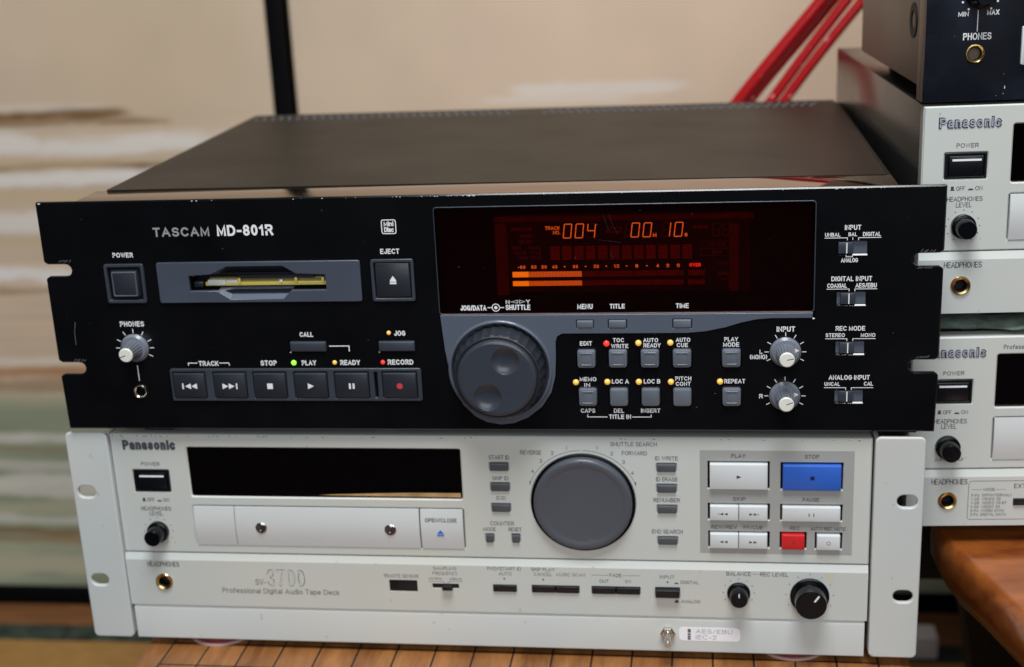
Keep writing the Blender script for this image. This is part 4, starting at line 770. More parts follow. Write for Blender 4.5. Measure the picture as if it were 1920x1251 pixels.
        if ptr is not None:
            a = radians(ptr); strips([[(cx + rc * .42 * cos(a), cz + rc * .42 * sin(a)), (cx + rc * .82 * cos(a), cz + rc * .82 * sin(a))]], -h - .05, 'white_ink', k, max(.5, rc * .12), 'pointer_line')
        return k
    def dots(cx, cz, r, angs, rd=.33):
        polys([circ(cx + r * cos(radians(a)), cz + r * sin(radians(a)), rd, 8) for a in angs], lz + yi if cz < DV else yi, 'dk_ink', t, 'scale_dots')
    if model == 0: knob(kx, kz, 6.4, 4.9, 11.0); dots(kx, kz, 8.6, (-58, -27, 0, 27, 60, 90, 120, 153, 180, 207, 238))
    else:
        knob(kx - 1.2, kz - .3, 6.7, 5.0, 11.5); P('MIN', -200.7, -195.5, -75.1, -73.0, slant=.3); P('MAX', -191.0, -185.6, -75.1, -73.0, slant=.3)
    P('HEADPHONES', -202.4, -182.7, -88.5, -85.2, y=lz + yi)
    jack(jx, jz, 5.3, 3.2, lz, 'brass', t)
    # display window and cassette door
    b = MB(); b.box(-170, -10.7, 1.0, 2.2, -43.4, -13.2); wn = b.build('display_window', 'smoke_pane', t, 0, label='dark smoked display window')
    b = MB(); b.box(-170, -10.7, 5.8, 6.3, -43.4, -13.2); b.build('display_backing', 'smoke_back' if full else 'well', t, 0)
    if full:
        q = MB()
        for x0, x1, z0, z1 in ((-60.6, -52.0, -23.0, -21.6), (-60.6, -52.0, -25.4, -24.2), (-50.5, -45.5, -23.0, -21.6), (-48.8, -44.4, -25.4, -24.2), (-150, -70, -24.6, -23.9), (-150, -62, -27.8, -27.1), (-152, -64, -36.6, -35.6), (-60, -26, -36.6, -35.6)):
            q.add([(x0, 5.2, z0), (x1, 5.2, z0), (x1, 5.2, z1), (x0, 5.2, z1)], [(0, 1, 2, 3)])
        q.build('unlit_display_print', 'dim_print', t, 0)
        q = MB(); q.add([(-95, .9, -42.2), (-60, .9, -42.4), (-11.6, .9, -42.6), (-11.6, .9, -40.0), (-40, .9, -40.1), (-66, .9, -40.9), (-84, .9, -41.6)], [(0, 1, 2, 3, 4, 5, 6)]); q.build('painted_window_reflection', 'painted_reflection', t, 0)  # tapered strip painting the golden reflection low in the glass
    b = MB(); b.box(-170.2, -10.7, 3.1, 3.9, -74.4, -49.5); b.build('door_well', 'well', t, 0)
    def door(x0, x1, nm):
        # gently bulging door: thickness varies from top to bottom
        q = MB(); nz = 10; vs = []; fs = []
        for i in range(nz + 1):
            u = i / nz; z = -49.75 - 24.4 * u; y = -.2 - 2.6 * sin(pi * min(1, u * .9 + .05)) * .55
            vs += [(x0, y, z), (x1, y, z)]
        for i in range(nz): fs.append((2*i, 2*i+2, 2*i+3, 2*i+1))
        k = len(vs); vs += [(x0, 2.8, -49.75), (x1, 2.8, -49.75), (x0, 2.8, -74.15), (x1, 2.8, -74.15)]
        fs += [(0, 1, k+1, k), (2*nz, k+2, k+3, 2*nz+1), tuple([k] + [2*i for i in range(nz+1)][::1] + [k+2]), tuple([k+3] + [2*i+1 for i in range(nz, -1, -1)] + [k+1]), (k, k+1, k+3, k+2)]
        q.add(vs, fs); return q.build(nm, 'putty_door', t, .7)
    door(-169.9, -145.6, 'door_cheek'); dr = door(-145.2, -36.3, 'cassette_door')
    ob = door(-35.5, -11.0, 'open_close_button')
    if full:
        P('OPEN/CLOSE', -32.8, -14.4, -57.0, -54.6, y=-1.62, par=ob, bold=.01); polys([[(-26.3, -64.4), (-22.2, -64.4), (-24.2, -61.8)], [(-26.3, -65.7), (-22.2, -65.7), (-22.2, -64.9), (-26.3, -64.9)]], -1.75, 'blue_ink', ob, 'eject_symbol')
        for x in (-129.9, -53.3):
            q = MB(); q.loft([(circ(x, -62.4, 2.9, 24), -1.0), (circ(x, -62.4, 2.9, 24), -1.9), (circ(x, -62.4, 2.5, 24), -2.3), (circ(x, -62.4, 1.5, 24), -2.2), (circ(x, -62.4, 1.2, 24), -1.9), (circ(x, -62.4, .2, 24), -1.8)]); s_ = q.build('door_screw', 'screw_dark', dr); q = MB(); q.loft([(circ(x, -62.4, 3.5, 24), -1.0), (circ(x, -62.4, 3.5, 24), -1.7), (circ(x, -62.4, 2.95, 24), -1.95), (circ(x, -62.4, 2.95, 24), -1.2)], cap1=False); q.build('screw_collar', 'chrome', s_)
            q = MB(); q.loft([(circ(x + .1, -62.7, .9, 12), -1.0), (circ(x + .1, -62.7, .7, 12), -1.4)]); q.build('screw_centre', 'brass', s_) if False else None
    if not full:
        if model == 1:
            P('Professional', -167.4, -150.6, -10.2, -7.6)
            strips([rrect(-181.9, -109.9, -100, -86.6, 1.5, 2) + [rrect(-181.9, -109.9, -100, -86.6, 1.5, 2)[0]]], lz + yi, 'dk_ink', t, .25, 'table_border')
            P('MODE', -173.8, -167.6, -92.6, -90.8, y=lz + yi); strips([[(-180.2, -91.8), (-174.6, -91.8)], [(-166.9, -91.8), (-161.8, -91.8)]], lz + yi, 'faint_ink', t, .2)
            for k, s in enumerate(('0-Fs  OFF(INTERNAL)', '1-25  VIDEO 25', '1-29  VIDEO 29.97', '1-30  VIDEO 30', '2-Fx  WORD SYNC', '3-Fx  DIGITAL DATA')):
                wd = (21.8, 16.2, 19.3, 16.0, 18.6, 19.6)[k]; z = -94.3 - k * 2.35; P(s, -180.3, -180.3 + wd, z - 1.7, z, 'faint_ink', y=lz + yi, bold=.02)
            P('EXT', -157.3, -151.0, -91.1, -88.4, y=lz + yi)
            b = MB(); b.box(-157.4, -140, lz - 1, 0, -101.2, -97.2, .3); b.build('mode_switch', 'black_btn', t)
        return t
    # ---------------- everything below only on the centre deck
    for x0, z0, x1, z1, s, a, c, d, e in ((6.0, -25.4, 16.3, -21.0, 'START ID', 5.6, 17.2, -18.9, -16.3), (6.0, -37.7, 16.4, -33.2, 'SKIP ID', 7.0, 16.2, -31.4, -29.0), (6.0, -50.4, 16.4, -46.0, 'END', 8.9, 14.1, -43.4, -41.1),
            (98.9, -25.1, 109.3, -20.7, 'ID WRITE', 98.0, 110.5, -18.6, -16.2), (98.9, -37.5, 109.4, -33.1, 'ID ERASE', 98.4, 110.3, -31.1, -28.7), (99.0, -50.0, 109.5, -45.7, 'RENUMBER', 96.8, 111.4, -43.6, -41.2), (99.1, -69.1, 109.7, -64.9, 'END SEARCH', 95.7, 112.7, -62.7, -60.2)):
        button(x0, z0, x1, z1, 3, -1.3, .2, .5, 'dk_btn', t, 'small_key'); P(s, a, c, d, e)
    P('COUNTER', 4.5, 18.1, -59.2, -56.7); P('MODE', .2, 7.5, -62.8, -60.5); P('RESET', 14.8, 22.2, -62.8, -60.4)
    for x in (1.7, 16.7): button(x, -69.5, x + 4.3, -64.9, 3, -1.3, .2, .5, 'dk_btn', t, 'counter_key')
    # shuttle dial
    c = (57.6, -44.7)
    b = MB(); b.loft([(circ(*c, 29.3, 72), 4), (circ(*c, 29.3, 72), -.1), (circ(*c, 29.0, 72), -.2), (circ(*c, 28.9, 72), .8), (circ(*c, 28.9, 72), 3.1)], cap0=False); b.build('dial_ring', 'black_knob', t)
    b = MB(); b.loft([(circ(*c, 27.6, 72), 3), (circ(*c, 27.5, 72), -2.4), (circ(*c, 27.0, 72), -3.3), (circ(*c, 26.3, 72), -3.6), (circ(*c, 25.0, 72), -3.7), (circ(*c, 23.8, 72), -3.6), (circ(*c, 22.8, 72), -3.25), (circ(*c, 21.6, 72), -3.1), (circ(*c, 15, 72), -2.95), (circ(*c, 6, 72), -2.8), (circ(*c, .5, 72), -2.75)]); dl = b.build('shuttle_dial', 'dial_grey', t, 1.0, label='large round dark grey shuttle dial')
    poly([(c[0] - .5, c[1] + 26.6), (c[0] + .5, c[1] + 26.6), (c[0], c[1] + 25.2)], -3.95, 'badge_dark', dl, 'index_mark')
    strips([[(60.5, -66.0), (61.6, -65.2)], [(61.5, -66.3), (64.3, -66.5)], [(68.5, -67.2), (70.2, -67.0)]], -3.3, 'knob_grey', dl, .35, 'scratches')
    arc = lambda a0, a1, r: [(c[0] + r * cos(radians(a0 + (a1 - a0) * k / 16)), c[1] + r * sin(radians(a0 + (a1 - a0) * k / 16))) for k in range(17)]
    strips([arc(91.3, 160, 31.6), arc(88.7, 20, 31.6)], yi, 'dk_ink', t, .22, 'scale_arc')
    polys([[(28.0, -31.8), (28.9, -31.8), (28.2, -34.2)], [(86.4, -31.8), (87.4, -31.8), (87.2, -34.4)]], yi, 'dk_ink', t, 'arrow_head')
    for s, x, z in (('1', 49.4, -11.6), ('1', 66.2, -11.5), ('2', 41.3, -14.8), ('2', 74.3, -14.8), ('3', 34.8, -19.5), ('3', 80.7, -19.8), ('4', 30.0, -25.7), ('4', 85.5, -26.2)): P(s, x - (.4 if s == '1' else .75), x + (.4 if s == '1' else .75), z - 1.1, z + 1.1, nm='scale_number')
    P('REVERSE', 23.5, 35.3, -15.8, -13.3); P('SHUTTLE SEARCH', 73.6, 99.1, -10.4, -8.0); P('FORWARD', 79.9, 93.6, -15.7, -13.3)
    # transport block
    b = MB(); b.box(122.3, 204.9, -.035, .3, -74.2, -12.4)
    poly([(122.3, -74.2), (204.9, -74.2), (204.9, -12.4), (122.3, -12.4)], -.03, 'putty_grey', t, 'grey_field') if False else None
    gf = [rrect(126.3, -35.5, 160.3, -18.6, .3), rrect(165.6, -35.6, 199.4, -19.0, .3), rrect(126.4, -54.2, 160.6, -43.6, .3), rrect(165.7, -54.2, 199.6, -43.7, .3), rrect(126.6, -71.1, 160.7, -60.4, .3), rrect(165.7, -71.1, 180.7, -60.4, .3), rrect(184.7, -71.2, 199.9, -60.4, .3)]
    plate('grey_field', rrect(122.3, -74.2, 204.9, -12.4, .2), gf, -.05, .1, 'putty_grey', t, .02)
    yg = -.09
    b = MB(); b.box(124, 202, 3.1, 3.6, -73, -17); b.build('button_well', 'well', t, 0)
    def tb(x0, z0, x1, z1, m, nm): return button(x0 + (.3 if x0 not in (143.6,) else 0), z0 + .1, x1 - (.3 if x1 not in (143.3,) else 0), z1 - .3, 3, -2.2, .4, .6, m, t, nm)
    o = tb(127.4, -34.9, 159.2, -19.5, 'putty_btn', 'play_button'); poly([(142.2, -28.2), (144.8, -27.2), (142.2, -26.2)], -2.27, 'badge_dark', o, 'play_symbol')
    o = tb(166.7, -35.0, 198.3, -19.9, 'blue_btn', 'stop_button'); poly([(181.6, -28.6), (183.8, -28.6), (183.8, -26.4), (181.6, -26.4)], -2.27, 'deep_blue', o, 'stop_symbol')
    def tris(cx, z, d, bar): 
        L = [[(cx - 2.3 + 2.4*k - 1.1*d*0 - (1.0 if d > 0 else -1.0) + 1.1, z - .75), (cx - 2.3 + 2.4*k + (1.0 if d > 0 else -1.0) + 1.1, z), (cx - 2.3 + 2.4*k - (1.0 if d > 0 else -1.0) + 1.1, z + .75)] for k in (0, 1)]
        if bar: xb = cx + (2.6 if d > 0 else -2.6); L.append([(xb - .12, z - .75), (xb + .12, z - .75), (xb + .12, z + .75), (xb - .12, z + .75)])
        return L
    for (z0, z1, bar, n1, n2) in ((-53.6, -44.4, True, 'skip_back_button', 'skip_forward_button'), (-70.5, -61.2, False, 'rewind_button', 'fast_forward_button')):
        o = tb(127.5, z0, 143.3, z1, 'putty_btn', n1); polys(tris(135.2, (z0 + z1) / 2 - .3, -1, bar), -2.27, 'badge_dark', o, 'reverse_symbol')
        o = tb(143.6, z0, 159.4, z1, 'putty_btn', n2); polys(tris(151.4, (z0 + z1) / 2 - .3, 1, bar), -2.27, 'badge_dark', o, 'forward_symbol')
    o = tb(166.7, -53.6, 198.4, -44.5, 'putty_btn', 'pause_button'); polys([[(x, -50.2), (x + .5, -50.2), (x + .5, -48.3), (x, -48.3)] for x in (181.1, 183.6)], -2.27, 'dk_ink', o, 'pause_symbol')
    o = tb(166.6, -70.5, 179.6, -61.2, 'red_btn', 'record_button'); poly([(172.9, -67.0), (173.8, -67.0), (173.8, -64.9), (172.9, -64.9)], -2.27, 'deep_red', o, 'record_symbol')
    o = tb(185.6, -70.6, 198.7, -61.3, 'putty_btn', 'mute_button'); strips([circ(192.1, -66.1, 1.0, 14) + [circ(192.1, -66.1, 1.0, 14)[0]]], -2.27, 'dk_ink', o, .25, 'ring_symbol')
    for s, a, c_, d, e in (('PLAY', 139.3, 147.0, -16.8, -14.4), ('STOP', 178.6, 186.2, -16.9, -14.6), ('SKIP', 140.2, 147.2, -42.3, -40.0), ('PAUSE', 177.9, 186.8, -42.2, -39.9), ('REW/REV', 128.6, 142.5, -59.3, -57.1), ('FF/CUE', 146.1, 156.7, -59.3, -57.1), ('REC', 171.3, 176.8, -59.3, -57.2), ('AUTO REC MUTE', 182.5, 201.3, -59.4, -57.3)):
        P(s, a, c_, d, e, y=yg, bold=.015)
    # lower strip
    yl = lz + yi
    for s, a, c_, d, e in (('REMOTE SENSOR', -59.2, -39.0, -92.6, -90.4), ('SAMPLING', -30.0, -16.5, -87.2, -85.1), ('FREQUENCY', -30.6, -15.9, -90.3, -88.3), ('44.1kHz', -33.0, -25.2, -93.5, -91.8), ('48kHz', -20.8, -13.4, -93.7, -91.9),
            ('PNO/START ID', 1.5, 21.0, -86.7, -84.5), ('AUTO', 8.0, 15.5, -89.8, -87.7), ('SKIP PLAY', 26.9, 40.3, -86.7, -84.6), ('CANCEL', 28.3, 38.7, -89.7, -87.6), ('MUSIC SCAN', 41.1, 57.6, -89.6, -87.6), ('FADE', 71.4, 78.3, -89.5, -87.4), ('OUT', 65.6, 71.0, -93.2, -91.1), ('IN', 80.4, 83.2, -93.1, -91.0),
            ('INPUT', 99.8, 107.9, -89.8, -87.8), ('DIGITAL', 111.4, 121.6, -92.9, -90.9), ('ANALOG', 111.6, 122.2, -104.9, -102.9), ('BALANCE', 136.8, 150.3, -87.2, -84.8), ('REC LEVEL', 155.3, 170.8, -87.2, -84.8)):
        P(s, a, c_, d, e, 'faint_ink' if d > -96 and a < 60 and a > -60 else 'dk_ink', y=yl)
    strips([[(61.4, -88.5), (70.6, -88.5)], [(79.0, -88.5), (88.6, -88.4)], [(151.3, -85.9), (154.4, -85.9)], [(-33.1, -94.5), (-25.0, -94.5), (-24.0, -95.6)], [(-22.0, -95.6), (-21.0, -94.5), (-13.3, -94.5)]], yl, 'faint_ink', t, .22)
    polys([circ(x, -92.0, .55, 10) for x in (11.1, 33.5, 104.1)], yl, 'dk_ink', t, 'index_dot')
    polys([[(107.6, -93.0), (110.4, -93.0), (109.6, -92.2), (108.4, -92.2)], [(107.7, -104.9), (110.5, -104.9), (109.7, -103.0), (108.6, -103.0)]], yl, 'dk_ink', t, 'switch_symbol')
    P('SV-', -137.1, -130.6, -99.3, -95.5, 'faint_ink', y=yl)
    # outlined numerals
    P('3700', -129.6, -106.8, -99.7, -89.0, 'dk_ink', .012, yl, nm='model_number'); P('3700', -129.25, -107.15, -99.35, -89.35, 'putty', -.006, yl - .03, nm='model_number_fill')
    P('Professional Digital Audio Tape Deck', -158.0, -86.8, -105.8, -101.5, 'faint_ink', .0, yl)
    q = MB(); q.box(-56.3, -40.1, lz + .4, 1.5, -101.4, -94.3, .2); q.build('remote_sensor', 'black_btn', t)
    q = MB(); q.box(-30.9, -15.7, lz + .5, 1.5, -98.8, -96.1, .1); s_ = q.build('sampling_switch', 'black_btn', t); q = MB(); q.box(-25.0, -19.0, lz - 3.0, lz + .4, -98.9, -96.4, .3); q.build('switch_tip', 'black_btn', s_)
    for x0, x1 in ((4.6, 18.0), (27.0, 40.4), (40.7, 53.9), (61.3, 74.8), (75.1, 88.5)): button(x0, -99.9, x1, -95.9, 3, lz - 1.1, .2, .5, 'black_btn', t, 'mode_key')
    button(97.3, -100.4, 110.7, -95.7, 3, lz - 3.6, .2, .6, 'black_btn', t, 'input_key')
    knob(143.6, -97.7, 6.4, 4.8, 11.0, 90); dots(143.6, -97.7, 8.6, (-30, 0, 30, 58, 90, 122, 150, 180, 210))
    knob(182.6, -98.6, 10.7, 8.4, 13.5, 55); dots(182.6, -98.6, 13.0, (-28, 2, 32, 60, 90, 120, 148, 178, 208))
    # yellowed glue stain above the record level knob
    poly([(190.0, -84.8), (196.0, -84.7), (195.4, -88.6), (193.6, -91.5), (192.0, -88.6)], yl + .03, 'glue', t, 'glue_stain'); strips([[(184.0, -77.0), (186.5, -75.2), (189, -76.2), (192, -78.0)]], yi + .03, 'glue', t, .8, 'glue_stain')
    # rack kit: base panel and ears
    prof = [(2.5, BT - .5), (.2, BT - .5), (-1.0, BT - 1.8), (-1.2, BT - 2.6), (-1.2, ZB + .8), (-.4, ZB), (2.5, ZB)]
    b = MB(); b.add([(x, y, z) for x in (X0 + 1.4, X1 - 1.2) for y, z in prof], [tuple(range(7)), tuple(range(13, 6, -1))] + [(i, (i+1) % 7, 7 + (i+1) % 7, 7 + i) for i in range(7)]); b.build('base_panel', 'putty_ear', t, .3)
    b = MB(); b.box(-212, 212, 3, 200, ZB + 1.2, BT - 1); b.build('rack_tray', 'chassis', t, 0)
    q = MB(); q.loft([(circ(103.9, -124.0, 4.2, 6), -1.2), (circ(103.9, -124.0, 4.2, 6), -3.2), (circ(103.9, -124.0, 3.4, 6), -3.8)]); tg = q.build('toggle_switch', 'chrome', t, .4)
    q = MB(); q.loft([(circ(103.9, -124.0, 2.0, 16), -3.8), (circ(103.9, -124.6, 1.6, 16), -6.5), (circ(103.9, -125.6, 2.2, 16), -11), (circ(103.9, -125.8, 1.5, 16), -12.4)]); q.build('toggle_lever', 'chrome', tg)
    lb = plate('tape_label', rrect(110.2, -129.0, 144.6, -120.4, 2.4, 5), [], -1.32, .12, 'label_paper', t, .03)
    text('AES/EBU', 119.6, 140.2, -124.1, -121.5, -1.36, 'purple_ink', lb, -.004, label='grey typed label text'); text('IEC-2', 119.6, 131.3, -127.9, -125.2, -1.36, 'purple_ink', lb, -.004)
    polys([rrect(115.0, z, 116.9, z + 1.1, .4, 2) for z in (-128.3, -126.9, -125.4, -123.8, -122.6)], -1.36, 'badge_dark', lb, 'side_print')
    for sx in (-1, 1):
        xi, xo = ((216.1, 241.4) if sx < 0 else (215.3, 241.4)); R_ = [sorted((sx * xi, sx * xo))][0]
        off = 0.0
        hc = [(sx * 232.9, -40.3), (sx * 232.8, -97.3)]
        plate('rack_ear', rrect(R_[0], -135.5, R_[1], -3.2, 3.0, 5), [rrect(hx - 5.3, hz - 3.7, hx + 5.3, hz + 3.7, 3.6, 6) for hx, hz in hc], -3.0, 3.2, 'putty_ear', t, .9)
        b = MB(); x_ = sx * xi; b.box(min(x_, x_ + sx * 2.2), max(x_, x_ + sx * 2.2), 0.15, 160, -133, -5); b.build('ear_flange', 'putty_ear', t, 0)
    # grime along the top edge
    q = MB(); r_ = random.Random(5)
    for k in range(60):
        x = r_.uniform(-214, 212) if k > 25 else r_.uniform(-214, -120); s = r_.uniform(.15, .65); z = top - .6 - r_.random() * .6
        q.add([(x - s, yi, z), (x, yi, z - s * .6), (x + s * 1.3, yi, z), (x, yi, z + s * .3)], [(0, 1, 2, 3)])
    tag(q.build('edge_wear', 'dk_ink', t, 0), kind='stuff')
    return t
M['painted_reflection'] = mat('painted_reflection_gold', (0.46, 0.30, 0.13), 0.4, var=(60, .35))  # gold tone of the reflection painted into the window
M['smoke_back'] = mat('red_smoked_backing', (0.060, 0.012, 0.014), 0.6)
M['badge_dull'] = mat('badge_dull_face', (0.13, 0.14, 0.165), 0.4, metal=0.3)
M['putty_door'] = mat('pale_door_plastic', (0.60, 0.63, 0.63), 0.30, spec=0.5, var=(8, .03))
M['screw_dark'] = mat('dark_screw', (0.16, 0.15, 0.19), 0.25, metal=0.9)
M['deep_blue'] = mat('navy_ink', (0.004, 0.006, 0.06), 0.5); M['deep_red'] = mat('dark_red_ink', (0.20, 0.03, 0.03), 0.5)
M['glue'] = mat('yellowed_glue', (0.59, 0.58, 0.46), 0.6)
M['dim_print'] = mat('unlit_red_print', (0.130, 0.014, 0.016), 0.7)
def smoke():
    m = bpy.data.materials.new('smoke_pane'); m.use_nodes = True; nt = m.node_tree; N = nt.nodes; L = nt.links
    N.remove(N['Principled BSDF']); t = N.new('ShaderNodeBsdfTransparent'); t.inputs[0].default_value = (.6, .5, .5, 1)
    g = N.new('ShaderNodeBsdfGlossy'); g.inputs['Roughness'].default_value = 0.03; g.inputs[0].default_value = (1, .98, .95, 1)
    f = N.new('ShaderNodeFresnel'); f.inputs[0].default_value = 1.5; mx = N.new('ShaderNodeMixShader')
    L.new(f.outputs[0], mx.inputs[0]); L.new(t.outputs[0], mx.inputs[1]); L.new(g.outputs[0], mx.inputs[2]); L.new(mx.outputs[0], N['Material Output'].inputs[0]); return m
M['smoke_pane'] = smoke()
tape_deck('tape_deck', (-4.42, 4.12, 0), -0.00488, 'cream tape deck with rack ears, blue key and big grey dial on the go board', None, top=-5.2, full=True)
YAW = radians(2.784)
tape_deck('tape_deck', (448.78, 41.2, 169.98), YAW, 'cream tape deck without rack ears, upper one of the right stack under the black unit', 'tape decks stacked at right', top=-2.9, full=False)
tape_deck('tape_deck', (448.0, 41.2, 45.25), YAW, 'cream tape deck with printed mode table, lower one of the stack on the brown table', 'tape decks stacked at right', top=-2.9, full=False, model=1)

# =================================================================== black unit on the right stack
bu = thing('audio_unit', (448.78, 41.2, 168.0), 'black unit with brown sides and PHONES jack, on top of the right stack', 'audio unit', YAW)
plate('front_panel', rrect(-216.8, 1.3, 216.8, 108, .8), [circ(-191.9, 25.4, 4.2, 28)], 0, 3, 'black_brushed', bu, .3)
b = MB(); b.box(-216.5, 216.5, 8, 9, 2, 107); b.build('front_subframe', 'well', bu, 0)
b = MB(); b.box(-217.2, 217.2, 3.1, 14.5, 1.0, 108.5, .5); b.build('side_cheek', 'brown_metal', bu)
b = MB(); b.box(-215.6, 215.6, 14.8, 196, 7.5, 107.5, .6); b.build('casing', 'brown_metal', bu)
for x, y in ((-190, 30), (-190, 165), (190, 30), (190, 165)):
    b = MB(); b.box(x - 12, x + 12, y - 10, y + 10, -.8, 8, .8); b.build('foot', 'rubber', bu)
def side_disc(y, z, r, m, x=-215.7, nm='side_screw'):
    n = 28; q = MB(); vs = [(xx, y + r_ * cos(2*pi*k/n), z + r_ * sin(2*pi*k/n)) for xx, r_ in ((x + 1, r), (x - .5, r), (x - .5, r * .55), (x + .2, r * .5)) for k in range(n)]
    q.add(vs, [(j*n+k, j*n+(k+1) % n, (j+1)*n+(k+1) % n, (j+1)*n+k) for j in range(3) for k in range(n)] + [tuple(range(3*n, 4*n))]); return q.build(nm, m, bu)
side_disc(35, 40, 9.2, 'well'); side_disc(176, 62, 9.2, 'well')
U = lambda s, a, c, d, e, bo=.03: text(s, a, c, d, e, -.06, 'white_ink', bu, bo)
U('MIN', -201.1, -196.0, 43.9, 46.2); U('MAX', -187.0, -181.0, 44.1, 46.7); U('PHONES', -198.2, -184.2, 32.1, 35.6); strips([[(-191.4, 46.5), (-191.4, 36.4)]], -.06, 'white_ink', bu, .4)
jack(-191.9, 25.2, 4.9, 3.3, 0, 'brass', bu)
q = MB(); q.loft([(circ(-190.6, 55.2, 7.6, 36), 0), (circ(-190.6, 55.2, 7.6, 36), -1.5), (circ(-190.6, 55.2, 6.2, 36), -2.4), (circ(-190.6, 55.2, 5.6, 36), -11), (circ(-190.6, 55.2, 5.0, 36), -12)]); q.build('level_knob', 'black_knob', bu)
polys([circ(-190.6 + 9.6 * cos(radians(a)), 55.2 + 9.6 * sin(radians(a)), .55, 10) for a in (-55, -27, 0, 30, 60, 90, 120, 150, 180, 207, 235)], -.06, 'white_ink', bu, 'scale_dots')
button(-169.4, 18.8, -60, 38.0, .2, -1.6, .8, .6, 'putty_btn', bu, 'drawer_front')
b = MB(); r_ = random.Random(9)
for x, z, s in ((-176.2, 7.8, .7), (-176.8, 4.6, .3), (-180.2, 3.6, .2), (-177.0, 14.5, .2), (-202.5, 34.2, .15)): b.add([(x - s*.3, -.06, z - s), (x + s*.3, -.06, z - s), (x + s*.25, -.06, z + s), (x - s*.2, -.06, z + s)], [(0, 1, 2, 3)])
tag(b.build('paint_chips', 'bright_wear', bu, 0), kind='stuff')

# =================================================================== folded cloth between the right decks
def cloth():
    x0, x1 = 225, 470; n = 90; prof_n = 18; q = MB(); vs = []; fs = []; r_ = np.random.default_rng(4)
    ph = r_.random(8) * 6
    for i in range(n + 1):
        u = i / n; x = x0 + (x1 - x0) * u
        w1 = sum(sin(u * f + p_) for f, p_ in zip((9, 17, 31, 53), ph)) / 4; w2 = sum(sin(u * f + p_) for f, p_ in zip((7, 13, 29, 47), ph[4:])) / 4
        for k in range(prof_n):
            t = 2 * pi * k / prof_n; y = 75 + (34 + 3.5 * w1) * cos(t) * -1; z = 46.6 + (4.4 + .7 * w2) * sin(t) + (1.0 * w2)
            if cos(t) > .2: z -= 1.2 * (1 + w1) * max(0, sin(u * 60 + t * 3)) * .3
            y += 0.0; vs.append((x - 345, y - 75, max(z, 42.7) - 46))
    for i in range(n):
        for k in range(prof_n): fs.append((i*prof_n+k, i*prof_n+(k+1) % prof_n, (i+1)*prof_n+(k+1) % prof_n, (i+1)*prof_n+k))
    fs.append(tuple(range(prof_n))); fs.append(tuple(reversed([n*prof_n+k for k in range(prof_n)])))
    q.add(vs, fs); o = q.build('folded_cloth', 'cloth', None, 1.2); o.location = (345*S, 75*S, 46*S); o.rotation_euler = (0, 0, YAW)
    return tag(o, 'folded sage green cloth tucked between the two cream decks of the right stack', 'cloth')
cloth()

# =================================================================== brown table under the right stack
tb = thing('wooden_table', (560, 60, FZ), 'low glossy orange brown table with rounded edge under the right stack', 'table')
EDGE = [(275, 120), (262, 84), (256, 60), (258, 40), (267, 12), (274, -14), (281, -42), (290, -88), (302, -118), (318, -138), (360, -146), (1000, -150), (1000, 420), (360, 420), (300, 220)]
def slab(pts, top, h):
    q = MB(); n = len(pts); cx, cy = 620, 40; L = [(-.5, 0.0), (1.2, -1.2), (3.2, -4.5), (3.8, -9), (3.0, -20), (-2, -32), (-10, -h), (-25, -h - 1)]
    vs = []; fs = []
    for off, dz in L:
        for i, (x, y) in enumerate(pts):
            ax, ay = pts[i-1]; bx, by = pts[(i+1) % n]; tx, ty = bx - ax, by - ay; l = math.hypot(tx, ty); nx, ny = ty / l, -tx / l
            if nx * (x - cx) + ny * (y - cy) < 0: nx, ny = -nx, -ny
            vs.append((x + nx * off - 560, y + ny * off - 60, top + dz - FZ))
    m = len(L)
    for j in range(m - 1):
        for i in range(n): fs.append((j*n+i, j*n+(i+1) % n, (j+1)*n+(i+1) % n, (j+1)*n+i))
    fs.append(tuple(range(n))); fs.append(tuple(reversed([(m-1)*n+i for i in range(n)])))
    q.add(vs, fs); return q
slab(EDGE, -80.0, 44).build('table_top', 'table_wood', tb, 1.0)
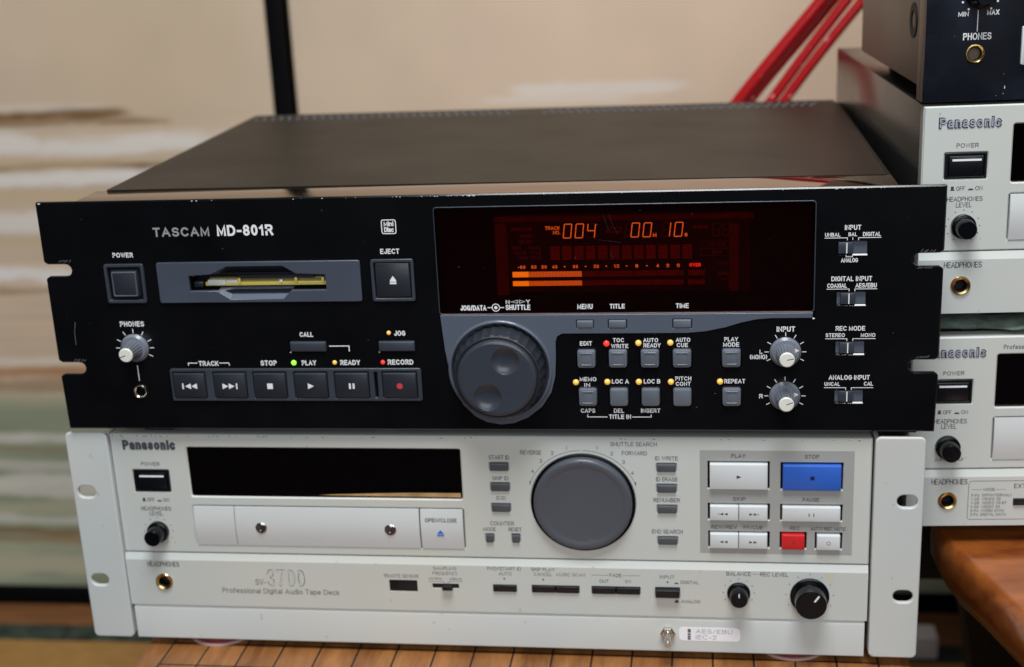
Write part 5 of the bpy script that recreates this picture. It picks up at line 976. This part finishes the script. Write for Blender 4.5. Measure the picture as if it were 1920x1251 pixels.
for x0, x1, y0, y1 in ((300, 900, -50, -14), (300, 900, 300, 340)):
    b = MB(); yy = (y0 + y1) / 2 - 60
    b.add([(x0 - 560, y0 - 60, -122 - FZ), (x1 - 560, y0 - 60, -122 - FZ), (x1 - 520, y0 - 60, 1), (x0 - 505, y0 - 60, 1), (x0 - 560, y1 - 60, -122 - FZ), (x1 - 560, y1 - 60, -122 - FZ), (x1 - 520, y1 - 60, 1), (x0 - 505, y1 - 60, 1)],
          [(0, 1, 2, 3), (7, 6, 5, 4), (0, 3, 7, 4), (1, 5, 6, 2), (0, 4, 5, 1), (3, 2, 6, 7)])
    b.build('trestle_leg', 'leg_wood', tb, 0)
b = MB(); b.box(262 - 560, 360, 250 - 60, 262 - 60, -216 - FZ, -96 - FZ); b.build('added_dark_board', 'leg_wood', tb, 0)  # dark board added to keep the gap under the table black
b = MB(); b.box(-20, 13, -14, 14, 0, 24, 2); pb = b.build('plastic_box', 'white_plastic'); pb.location = (.338, .545, FZ * S); tag(pb, 'small white plastic box lying on the floor behind the decks, right of the go board', 'box')

# =================================================================== red cables hanging behind
def cable(pts, r, label):
    from mathutils import Vector
    P = [Vector(p) for p in pts]; out = []
    for i in range(len(P) - 1):
        p0, p1, p2, p3 = P[max(i-1, 0)], P[i], P[i+1], P[min(i+2, len(P)-1)]
        for k in range(12):
            t = k / 12; out.append(.5 * ((2*p1) + (p2-p0)*t + (2*p0-5*p1+4*p2-p3)*t*t + (3*p1-p0-3*p2+p3)*t**3))
    out.append(P[-1]); base = P[0].copy()
    b = MB(); b.tube([p - base for p in out], r, 14); o = b.build('red_cable', 'cable_red', None, 1.5); o.location = base * S
    return tag(o, label, 'cable', group='red cables hanging behind the decks')
cable([(60, 410, -60), (100, 408, 50), (151, 400, 121), (213, 395, 196), (300, 390, 300)], 5.2, 'thick red cable slanting up at right behind the minidisc deck, upper left of the bundle')
cable([(75, 416, -60), (112, 414, 50), (159, 409, 119), (220, 404, 193), (305, 398, 300)], 4.6, 'thick red cable pressed along the lower side of the upper left one')
cable([(100, 405, -60), (130, 403, 50), (176, 400, 120), (234, 396, 198), (310, 390, 290)], 4.0, 'red cable in the middle, between the upper left pair and the lowest cable')
cable([(116, 405, -60), (146, 403, 55), (186.5, 400, 120), (240.5, 396, 191), (320, 390, 285)], 4.0, 'lowest and rightmost red cable, passing behind the black unit')
